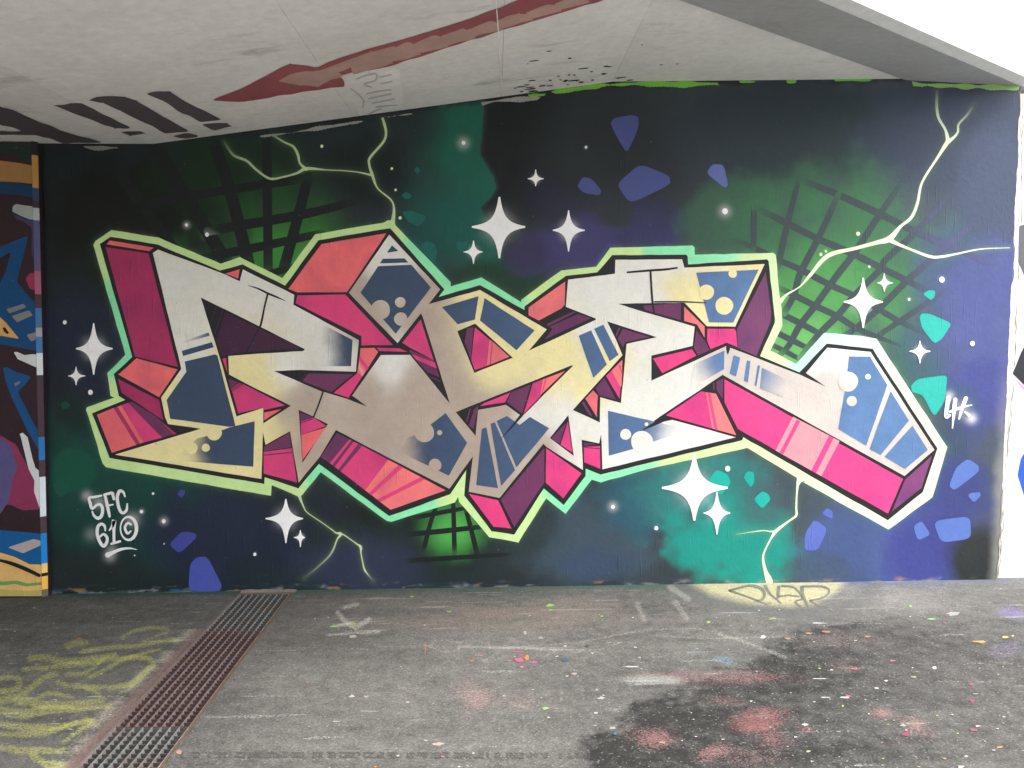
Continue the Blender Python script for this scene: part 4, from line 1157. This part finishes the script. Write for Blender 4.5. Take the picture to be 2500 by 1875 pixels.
lshapes = [('p -400,80 100,105 300,190 400,180 400,20 -400,0', (24, 44, 42)), ('p -300,150 0,175 200,200 400,240 400,420 200,395 0,385 -300,370', (150, 112, 62)), ('p -400,390 0,388 200,405 400,450 400,570 200,520 0,515 -400,500', (10, 52, 86)), ('p 130,640 160,615 330,640 450,655 450,780 300,770 200,730 125,690', (150, 158, 156)),
           ('p 140,720 250,760 320,780 420,790 430,1300 370,1250 320,1120 320,850 240,790 160,770', (62, 56, 92)), ('p -400,1200 0,1050 290,930 170,1400 q 280,0 360,80 450,150 450,580 200,535 0,500 -400,450 p -400,1900', (8, 66, 112)), ('p -300,1300 -100,1220 110,1100 60,1300 0,1420 -200,1500', (40, 28, 36)), ('p 260,1370 300,1320 350,1310 360,1490 300,1470', (142, 48, 82)),
           ('q 65,145 235,90 268,125 95,188', (116, 116, 118)), ('q 118,215 295,155 332,205 175,278', (120, 118, 120)), ('q 270,405 420,360 450,420 315,470', (124, 122, 126)), ('q -300,330 0,225 60,280 195,445 0,412 -300,400', (204, 158, 92)), ('q 28,335 50,325 92,385 75,398 40,370', (16, 14, 16)), ('q 140,580 175,578 250,610 330,600 470,610 470,820 420,800 380,740 270,690 180,650', (196, 200, 200)),
           ('q 30,740 70,730 170,785 315,825 260,900 180,985 330,1280 450,1480 480,1660 410,1600 280,1380 120,1040 60,880', (12, 74, 124)), ('q 145,895 210,868 200,895 155,930', (110, 110, 112)), ('q -400,1380 0,1420 100,1480 r 160,60 290,300 350,430 400,720 230,730 100,670 -400,760', (130, 48, 82)), ('q -400,1440 0,1450 90,1500 r 180,280 120,450 90,640 0,770 -400,900', (84, 76, 122)), ('q 200,1410 230,1395 280,1440 330,1659 r 360,300 490,400 520,810 400,700 345,540 350,430 290,310 215,0', (200, 204, 206)),
           ('r -400,930 0,930 540,975 540,1280 300,1270 150,1195 -0,1150 -400,1130', (14, 84, 140)), ('r 80,1105 340,1020 480,1055 235,1165', (164, 154, 150)), ('r -400,1140 0,1155 150,1200 300,1275 540,1280 540,1600 0,1590 -400,1590', (206, 166, 104)), ('r -400,1430 40,1450 170,1440 280,1470 430,1455 430,1485 260,1500 150,1475 60,1490 -400,1480', (96, 148, 84)), ('r -400,1540 0,1530 300,1545 430,1535 440,1600 -400,1600', (170, 158, 92))]
_depth[0] = 0
for sp, c in lshapes:
    q = clip_left(P(sp))
    if len(q) > 2:
        sheet('graffiti_patch', round_poly(q, .08, 2), alb(c, 60, .72), 'bg', lw, hand=0)
stroke('graffiti_line', [[*p[:2], p[2]] for p in P('r -200,1200,26 0,1235,28 130,1270,38 280,1330,40 400,1388,34')], (.012, .012, .012), 'top', lw)
# chamfer carries the wall colours round the corner, brightened for its extra light
bands = [(330, 378, (18, 26, 26)), (378, 458, (172, 130, 66)), (458, 490, (28, 62, 94)), (490, 507, (50, 34, 42)), (507, 537, (160, 172, 170)), (537, 662, (80, 78, 116)), (662, 718, (152, 84, 112)), (718, 752, (60, 44, 54)), (752, 800, (58, 104, 150)), (800, 822, (150, 148, 150)), (822, 862, (58, 112, 164)), (862, 916, (206, 212, 214)), (916, 1068, (62, 48, 58)), (1068, 1124, (34, 112, 174)), (1124, 1165, (64, 50, 58)), (1165, 1262, (208, 220, 226)), (1262, 1303, (70, 54, 62)), (1303, 1377, (20, 124, 196)), (1377, 1400, (226, 186, 108)), (1400, 1408, (30, 24, 22)), (1408, 1440, (226, 178, 74)), (1440, 1460, (96, 92, 84))]
for y0, y1, c in bands:
    za, zb2 = on_wall([(90, y1)], LY)[0][2], on_wall([(90, y0)], LY)[0][2]
    xa, xb = lwx(za), lwx(zb2)
    e = .0012
    cc = alb(c, 60, .66)
    mesh_obj('graffiti_patch', [(xa+e, LY-e+.001, za), (xa+CH+e, LY+CH-e, za), (xb+CH+e, LY+CH-e, zb2), (xb+e, LY-e+.001, zb2)], [(0, 1, 2, 3)], M_PAINT, lw, np.tile(cc, (4, 1)))
PLANE_Y[0] = 0.

# ================================================================== RIGHT WALL
RY = .030
v, f = box_geo(WX1+.012, 12., RY, .3, -.03, 2.96)
rw = mesh_obj('pale_wall', v, f, M_PAINT, None, np.tile((.70, .70, .70), (8, 1)))
tag(rw, 'white painted wall running on past the right end of the mural', 'wall', kind='thing')
PLANE_Y[0] = RY
for sp, c in (('z 2488,552 2500,548 2700,560 2700,680 2500,672 2486,640', (.12, .12, .14)), ('z 2472,912 2492,862 2560,740 2700,720 2700,1000 2520,960', (.03, .03, .035)), ('z 2472,916 2520,964 2700,1010 2700,1040 2515,978', (.82, .30, .55)), ('z 2484,1160 2492,1120 2510,1090 2600,1070 2640,1180 2560,1240 2500,1210', (.03, .10, .48)), ('z 2700,400 2560,430 2540,500 2700,520', (.10, .30, .55))):
    sheet('graffiti_patch', P(sp), c, 'bg', rw, hand=.6)
PLANE_Y[0] = 0.

# ================================================================== BRIDGE DECK
YB = .6
bridge = bpy.data.objects.new('bridge_deck', None)
COL.objects.link(bridge)
bridge.location = (0, 0, 0)
tag(bridge, 'pale concrete underside of a bridge with a painted red arrow above the mural', 'bridge')
def slab(name, poly, zf, thick, mat, parent):
    """plate with a given plan outline, underside height zf(x,y), thickness upward"""
    n = len(poly)
    v = [(x, y, zf(x, y)) for x, y in poly]+[(x, y, zf(x, y)+thick) for x, y in poly]
    f = [tuple(range(n)), tuple(range(2*n-1, n-1, -1))]+[(i, n+i, n+(i+1) % n, (i+1) % n) for i in range(n)]
    bm = bmesh.new()
    vv = [bm.verts.new(p) for p in v]
    for q in f:
        bm.faces.new([vv[i] for i in q])
    bmesh.ops.recalc_face_normals(bm, faces=bm.faces)
    me = bpy.data.meshes.new(name)
    bm.to_mesh(me)
    bm.free()
    me.materials.append(mat)
    o = bpy.data.objects.new(name, me)
    COL.objects.link(o)
    o.parent = parent
    return o
zfun = lambda x, y: float(ceil_z(x))
G = .0007
xs = [-26., -18, -12., -6.4, -1.97, -.81, .045, .69]
for a, b in zip(xs[:-1], xs[1:]):
    slab('soffit_panel', [(a+G, YB), (b-G, YB), (b-G, y_edge(b)), (a+G, y_edge(a))], zfun, .07, M_SOFFIT, bridge)
slab('soffit_panel', [(.69+G, YB), (E0+EK*YB, YB), (.69+G, y_edge(.69))], zfun, .07, M_SOFFIT, bridge)
# structural deck above the panels
def edge_x(y, o=0.): return E0+EK*y+o
slab('deck_core', [(-26, YB), (edge_x(YB), YB), (-26, y_edge(-26))], lambda x, y: float(ceil_z(x))+.072, .45, M_BEAM, bridge)
# edge beam (slopes slightly down) and bright outer drip strip
OUT = .69
def beam(name, o0, o1, z0, z1, mat):
    v = []
    ys = [YB, 0, -.6, -1.2, y_edge(-2.), y_edge(-6), y_edge(-12), y_edge(-26)]
    for y in ys:
        zc = 3.046+.03*min(y, 0)
        v += [(edge_x(y, o0), y, zc+z0), (edge_x(y, o1), y, zc+z1), (edge_x(y, o1), y, zc+.5), (edge_x(y, o0), y, zc+.5)]
    f = []
    for i in range(len(ys)-1):
        a, b = 4*i, 4*i+4
        f += [(a, b, b+1, a+1), (a+1, b+1, b+2, a+2), (a+2, b+2, b+3, a+3), (a+3, b+3, b, a)]
    f += [(0, 1, 2, 3), tuple(range(len(v)-1, len(v)-5, -1))]
    bm = bmesh.new()
    vv = [bm.verts.new(p) for p in v]
    for q in f:
        bm.faces.new([vv[i] for i in q])
    bmesh.ops.recalc_face_normals(bm, faces=bm.faces)
    me = bpy.data.meshes.new(name)
    bm.to_mesh(me)
    bm.free()
    me.materials.append(mat)
    o = bpy.data.objects.new(name, me)
    COL.objects.link(o)
    o.parent = bridge
    return o
beam('edge_beam', .003, OUT, -.022, -.050, M_BEAM)
beam('drip_edge', OUT+.002, OUT+.075, -.046, -.020, M_FASCIA)

# unseen wall added as a second bridge support, blocking light from the left front
v, f = box_geo(-26., -9.75, -10.1, -9.6, -.3, 2.62)
mesh_obj('light_block_wall', v, f, M_RAW, bridge)

# ---- paint on the soffit
_cd = [0]
def on_soffit(uv):
    d = ray(uv)
    _cd[0] = (_cd[0]+1) % 30
    out = []
    for q in d:
        lo, hi = .5, 8.
        for _ in range(40):
            m = (lo+hi)/2
            p = CAMP+q*m
            if p[2] < ceil_z(p[0]):
                lo = m
            else:
                hi = m
        p = CAMP+q*lo
        p[2] -= .0018+_cd[0]*.00004
        p[1] = min(p[1], -.001)
        out.append(p)
    return np.array(out)
def csheet(name, sp, c, hand=2.2, step=4.5, fine=15):
    pts = wobble(P(sp), hand, step)
    return sheet(name, pts, c, 'bg', bridge, maxedge=fine, hand=0, mat=M_CEILP, proj=on_soffit)
BLKC, MARO, ROSE = (.105, .095, .105), (.34, .105, .12), (.49, .325, .285)
for sp in ('a 320,630 420,618 490,618 560,650 780,765 690,772', 'a 725,790 840,785 880,798 780,815', 'a 530,600 580,580 640,575 750,578 820,600 980,700 1130,785 990,798 720,660 620,615', 'a 1040,815 1120,798 1190,815 1100,828', 'a 880,560 940,548 1020,545 1120,610 1325,715 1200,728 1080,670 990,610', 'a 1215,745 1360,735 1395,757 1280,778',
           'a -400,500 0,635 130,682 360,780 610,852 380,860 240,815 0,745 -400,620', 'a -300,790 0,785 240,785 250,808 0,806 -300,812'):
    csheet('painted_stroke', sp, BLKC)
def shaft_col(X, Y):
    n = fbm(X/26+(Y/9), Y/20-X/60, 3)
    k = sstep(.44, .54, n)[:, None]
    return np.array(MARO)*k+np.array(ROSE)*(1-k)
arrow = csheet('painted_arrow', 'a 1280,598 1500,505 1740,378 1900,400 b 60,350 350,262 800,128 1050,38 1210,-40 1700,-16 1000,195 350,400 60,450 95,478 100,515 a 1450,608', MARO, 1.8)
csheet('faded_patch', 'a 1668,485 1760,440 1900,420 b 0,405 150,345 400,275 420,300 200,380 60,432 90,455 20,475 a 1910,520 1800,510', ROSE, 2.5, 5)
for i, (x0, x1) in enumerate(((150, 360), (370, 530), (535, 690), (700, 850), (860, 1020), (1035, 1200), (1210, 1370), (1380, 1540))):
    yb = lambda x: 418-(x-300)*.3145
    hgt = [128, 112, 100, 92, 84, 78, 74, 70][i]
    sp = 'b %g,%g %g,%g %g,%g %g,%g %g,%g' % (x0+6, yb(x0)-20, x1+34, yb(x1)-20, x1-6, yb(x1)-hgt*.72, x0+110, yb(x0+110)-hgt, x0-20, yb(x0)-hgt*.82)
    csheet('faded_patch', sp, ROSE, 2.2, 5)
csheet('overpainted_patch', 'b 100,452 250,420 430,402 445,520 455,640 320,672 190,692 140,560', (.80, .80, .79), 1.5)
for s in ('b 175,470,10 230,450,12 290,440,12 285,480,12 220,500,12 260,520,9', 'b 140,530,7 180,560,9 215,600,10 210,640,9', 'b 235,560,9 300,545,10 380,535,9', 'b 245,590,9 310,575,10 380,560,9', 'b 270,615,9 330,605,9 400,590,9', 'b 290,640,9 350,632,9 415,628,8', 'b 240,685,10 280,665,10 320,650,9', 'b 310,460,9 380,445,10', 'b 320,500,8 385,485,9'):
    stroke('faint_scribble', P(s), (.50, .50, .52), 'bg', bridge, mat=M_CEILP, proj=on_soffit)
stroke('pale_joint_line', P('b 1008,-40,7 1015,60,7 1030,280,8 1046,560,8'), (.85, .83, .77), 'bg', bridge, mat=M_CEILP, proj=on_soffit)
csheet('painted_stroke', 'c 1100,437 1130,412 1385,406 1370,425 1200,440', MARO, 1.2)
csheet('painted_stroke', 'c 800,458 880,446 990,444 980,456', MARO, 1.2)
# flecks flicked onto the soffit
fv, ff, fc = [], [], []
def fleck(bx, by, rx, ry):
    an = np.linspace(0, 2*math.pi, 8)[:-1]
    uv = np.stack([bx+rx*np.cos(an)*(1+.3*rng.random(7)), by+ry*np.sin(an)*(1+.3*rng.random(7))-np.cos(an)*rx*.12], 1)
    p = on_soffit(uv)
    b = len(fv)
    fv.extend(p)
    ff.append(tuple(range(b+6, b-1, -1)))
for _ in range(46):
    x = 1225+rng.gamma(2., 110)
    if x > 2050:
        continue
    base = np.interp(x, [1248, 1492, 2210], [234, 199, 187])
    fleck(x, base-3-rng.gamma(1.4, 16), 1.5+rng.gamma(1.2, 3.), .7+rng.random()*.9)
fl = mesh_obj('paint_fleck', fv, ff, M_CEILP, bridge, np.tile((.03, .03, .032), (len(fv), 1)))
tag(fl, kind='stuff')

# ================================================================== DRAIN
CHX0, CHX1 = DX0+.002, DX1-.002
zt = gz(-1.36)
ch = bpy.data.objects.new('drain_channel', None)
COL.objects.link(ch)
ch.location = (-1.36, -1.6, zt)
tag(ch, 'sunken drain channel with rusty edge rails running out from the mural', 'drain')
def part(name, b, mat, parent, org):
    v, f = b
    return mesh_obj(name, [(p[0]-org[0], p[1]-org[1], p[2]-org[2]) for p in v], f, mat, parent)
oc = ch.location
part('trough_floor', box_geo(CHX0, CHX1, DY0, DY1, zt-.16, zt-.14), M_CHAN, ch, oc)
part('trough_wall', box_geo(CHX0, CHX0+.012, DY0, DY1, zt-.139, zt-.006), M_CHAN, ch, oc)
part('trough_wall', box_geo(CHX1-.012, CHX1, DY0, DY1, zt-.139, zt-.006), M_CHAN, ch, oc)
part('trough_wall', box_geo(CHX0+.0125, CHX1-.0125, DY1-.012, DY1, zt-.139, zt-.006), M_CHAN, ch, oc)
part('frame_rail', box_geo(CHX0, CHX0+.007, DY0, DY1, zt-.004, zt+.003), M_MORTAR, ch, oc)
part('frame_rail', box_geo(CHX1-.007, CHX1, DY0, DY1, zt-.004, zt+.004), M_RUST, ch, oc)
part('end_rail', box_geo(CHX0+.0075, CHX1-.0075, DY1-.006, DY1, zt-.004, zt+.003), M_MORTAR, ch, oc)
GX0, GX1 = CHX0+.010, CHX1-.010
GW = GX1-GX0
me_cache = {}
def bar_mesh(kind, sx, sy, sz, mat):
    key = (kind, round(sx, 4), round(sy, 4), mat.name)
    if key not in me_cache:
        v, f = box_geo(-sx/2, sx/2, -sy/2, sy/2, -sz, 0)
        me = bpy.data.meshes.new(kind)
        me.from_pydata(v, [], f)
        me.materials.append(mat)
        me_cache[key] = me
    return me_cache[key]
def grate(y0, y1, label, mcross, mlong):
    g = bpy.data.objects.new('drain_grate', None)
    COL.objects.link(g)
    cx, cy = (GX0+GX1)/2, (y0+y1)/2
    g.location = (cx, cy, zt)
    tag(g, label, 'grate', 'steel grates laid in the drain channel')
    L = y1-y0-.006
    n = 8
    for i in range(n+1):
        x = -GW/2+.002+(GW-.004)*i/n
        o = bpy.data.objects.new('bearing_bar', bar_mesh('bearing_bar', .0040, L, .022, mlong))
        COL.objects.link(o)
        o.parent = g
        o.location = (x, 0, .0030)
    m = int(round(L/.0335))
    for j in range(m+1):
        y = -L/2+L*j/m
        last = j in (0, m)
        o = bpy.data.objects.new('cross_bar', bar_mesh('cross_bar', GW-.0005, .0045 if last else .003, .028, mcross))
        COL.objects.link(o)
        o.parent = g
        o.location = (random.uniform(-.0006, .0006), y, -.0005+random.uniform(-.0005, .0005))
        o.rotation_euler = (random.uniform(.10, .22) if not last else 0, 0, random.uniform(-.006, .006))
grate(-.66, DY1-.008, 'short grey drain grate at the foot of the mural wall', M_DARKBAR, M_GALV)
grate(-1.696, -.663, 'long maroon-tinted drain grate in the middle of the channel', M_REDBAR, M_REDGALV)
grate(-2.732, -1.699, 'grey drain grate nearest the viewer at the bottom of the photo', M_DARKBAR, M_GALV)
# mortar lip against the wall
lip_v, lip_f = [], []
xl = np.linspace(-1.52, -1.19, 40)
for x in xl:
    h = .001+.012*fbm(np.array([x*22.]), np.array([2.]), 3)[0]
    d = .030+.036*fbm(np.array([x*26.]), np.array([7.]), 3)[0]
    lip_v += [(x, -.004, gz(x)+h), (x, -d*.5, gz(x)+h*.55), (x, -d, gz(x)-.003)]
for i in range(len(xl)-1):
    a = 3*i
    lip_f += [(a, a+1, a+4, a+3), (a+1, a+2, a+5, a+4)]
lip = mesh_obj('mortar_lip', [(p[0]-oc[0], p[1]-oc[1], p[2]-oc[2]) for p in lip_v], [q[::-1] for q in lip_f], concrete('lip_mortar', (.13, .12, .11), (.26, .23, .21)), ch)

# ================================================================== SMALL THINGS ON THE GROUND
sv, sf, sc_ = [], [], []
def splat(px, py, rx, ry, c, spikes=.35):
    k = 11
    an = np.linspace(0, 2*math.pi, k+1)[:-1]+rng.random()*6
    rr = 1+spikes*(rng.random(k)*2-1)
    uv = np.stack([px+rx*rr*np.cos(an), py+ry*rr*np.sin(an)], 1)
    p = on_ground(uv)
    p[:, 2] += .0022+rng.random()*.0009
    b = len(sv)
    sv.extend(p)
    sf.append(tuple(range(b+k-1, b-1, -1)))
    sc_.extend([c]*k)
named = [('f', 1530, 445, 16, 8, (.45, .75, .12)), ('f', 1655, 522, 40, 7, (.35, .7, .2)), ('f', 320, 541, 15, 7, (.5, .75, .1)), ('f', 705, 520, 36, 10, (.35, .4, .12)), ('f', 645, 630, 22, 12, (.75, .75, .75)), ('f', 795, 640, 18, 7, (.6, .25, .1)), ('f', 1735, 545, 10, 5, (.7, .12, .12)), ('f', 1940, 657, 55, 8, (.65, .42, .12)), ('f', 2100, 632, 24, 8, (.75, .6, .15)), ('f', 2145, 622, 12, 6, (.75, .6, .15)),
         ('f', 1425, 772, 22, 7, (.55, .16, .2)), ('f', 1195, 822, 28, 6, (.6, .15, .18)), ('f', 985, 818, 12, 5, (.5, .7, .1)), ('f', 1675, 815, 20, 10, (.72, .74, .74)), ('f', 1895, 915, 16, 8, (.5, .06, .16)), ('f', 1905, 1013, 24, 11, (.42, .06, .15)), ('f', 1500, 1214, 32, 13, (.45, .05, .13)), ('f', 1912, 1188, 32, 10, (.35, .08, .14)), ('f', 1158, 983, 20, 8, (.5, .06, .2)), ('f', 1125, 1045, 12, 8, (.4, .6, .1)), ('f', 2065, 1292, 24, 7, (.6, .45, .1)), ('f', 1735, 1360, 16, 6, (.65, .45, .1)),
         ('f', 1135, 993, 40, 7, (.7, .7, .7)), ('f', 1020, 992, 36, 4, (.66, .66, .66)), ('f', 980, 880, 60, 4, (.6, .6, .58)), ('f', 1550, 870, 22, 7, (.45, .45, .25)), ('f', 1920, 972, 26, 7, (.4, .38, .26)), ('f', 920, 608, 28, 8, (.5, .25, .14)), ('f', 1030, 598, 34, 8, (.5, .25, .16)), ('f', 1270, 628, 26, 8, (.6, .2, .18)), ('f', 985, 546, 60, 9, (.5, .5, .52)), ('f', 1790, 490, 60, 14, (.55, .52, .5)),
         ('e', 1150, 770, 45, 20, (.6, .1, .22)), ('e', 1145, 720, 44, 8, (.55, .12, .2)), ('e', 1197, 755, 20, 22, (.8, .26, .05)), ('e', 1240, 782, 30, 9, (.6, .1, .25)), ('e', 1428, 765, 28, 14, (.04, .15, .25)), ('e', 865, 772, 20, 9, (.65, .24, .08)), ('e', 918, 742, 16, 7, (.55, .25, .1)), ('e', 585, 700, 5, 48, (.5, .24, .12)), ('e', 1335, 440, 30, 10, (.35, .7, .12)), ('e', 1340, 468, 24, 6, (.4, .7, .15)), ('e', 505, 388, 18, 6, (.4, .65, .1)), ('e', 728, 478, 14, 5, (.45, .7, .1)), ('e', 1645, 506, 12, 5, (.45, .7, .1)),
         ('e', 40, 565, 36, 9, (.4, .65, .12)), ('e', 150, 552, 20, 7, (.4, .65, .12)), ('e', 150, 628, 28, 11, (.55, .52, .48)), ('e', 665, 1272, 42, 12, (.62, .46, .40)), ('e', 692, 1348, 16, 8, (.72, .16, .36)), ('e', 480, 1020, 18, 8, (.5, .48, .45)), ('e', 230, 988, 20, 10, (.5, .46, .43)), ('e', 1480, 850, 26, 9, (.6, .45, .42)), ('e', 1280, 635, 24, 8, (.55, .45, .42)), ('e', 1185, 605, 12, 16, (.55, .53, .48)), ('e', 1725, 1212, 14, 7, (.10, .2, .6)), ('e', 285, 1410, 14, 5, (.8, .35, .06)), ('e', 1820, 808, 70, 5, (.66, .66, .64)), ('e', 240, 1076, 76, 4, (.55, .55, .52)), ('e', 50, 1137, 30, 5, (.55, .55, .52)), ('e', 1165, 812, 12, 10, (.6, .25, .2)), ('e', 1560, 682, 20, 12, (.05, .08, .06)),
         ('d', 480, 640, 24, 10, (.4, .17, .1)), ('d', 1075, 1322, 20, 18, (.6, .32, .24)), ('d', 1845, 905, 14, 6, (.6, .28, .15)), ('d', 1310, 609, 8, 6, (.65, .6, .08)), ('d', 1890, 520, 6, 5, (.7, .7, .7)), ('d', 1970, 512, 7, 5, (.7, .7, .7)), ('d', 2118, 628, 26, 11, (.5, .5, .47)), ('d', 205, 455, 12, 4, (.6, .6, .6)), ('d', 90, 595, 10, 5, (.55, .6, .62))]
for nm, x, y, rx, ry, c in named:
    o = CR[nm]
    splat(o[0]+x*o[2], o[1]+y*o[2], rx*o[2]*.72, ry*o[2]*.75, [q*.46+.02 for q in c])
pal = [(.34, .33, .31)]*7+[(.25, .245, .23)]*6+[(.26, .12, .11), (.28, .25, .15), (.2, .3, .1), (.25, .16, .11)]
for i in range(170):
    y = 1450+425*rng.random()**1.25
    x = 900+1650*rng.random()**.7 if rng.random() < .8 else 550+1900*rng.random()
    k = (y-1300)/400
    r = (1.0+rng.gamma(1.0, .9))*k
    splat(x, y, r*1.6, r*.7, pal[rng.integers(len(pal))], .45)
for i in range(60):
    y = 1460+330*rng.random()
    x = 20+480*rng.random()
    if x > 560-(y-1450)*.9:
        continue
    k = (y-1300)/400
    splat(x, y, (1.5+rng.gamma(1, 2))*k, 1.2*k, (.25, .245, .23), .5)
for b_ in bier_strokes:
    uv, fc_, _s = stroke_geo([[q[0], q[1], q[2]*.8] for q in b_], 5)
    p_ = on_ground(uv)
    p_[:, 2] += .0018
    mesh_obj('ground_lettering', p_, [q[::-1] for q in fc_], None, ground, np.tile((.12, .12, .095), (len(uv), 1)))
M_SPLAT = paint_material('dried_paint_spots', .7, .2, .3, .25)
for o_ in ground.children:
    o_.data.materials.append(M_SPLAT)
sp_o = mesh_obj('paint_splatter', sv, sf, M_SPLAT, ground, np.array(sc_))
tag(sp_o, kind='stuff')
# tyre print: two rows of slanted dark blocks
tv, tf = [], []
for k in range(150):
    x0 = 442+k*6.55
    if x0 > 1428 or rng.random() < .12+.3*(fbm(np.array([k*.13]), np.array([1.]), 3)[0] > .55):
        continue
    for row in range(3):
        y0 = 1836+row*5.2+(k*.012)
        sl = 2.2 if row % 2 == 0 else -2.2
        j = rng.random()*1.8
        y0 += rng.normal()*.5
        if rng.random() < .15:
            continue
        uv = np.array([(x0-sl+j, y0), (x0-sl+4.0+j, y0), (x0+sl+4.0+j, y0+4.1), (x0+sl+j, y0+4.1)])
        p = on_ground(uv)
        p[:, 2] += .0014
        b = len(tv)
        tv.extend(p)
        tf.append((b+3, b+2, b+1, b))
M_TYRE = metal('tyre_rubber_mark', (.05, .048, .044), (.085, .08, .073), .9, 0.)
ty = mesh_obj('tyre_mark', tv, tf, M_TYRE, ground)
tag(ty, kind='stuff')
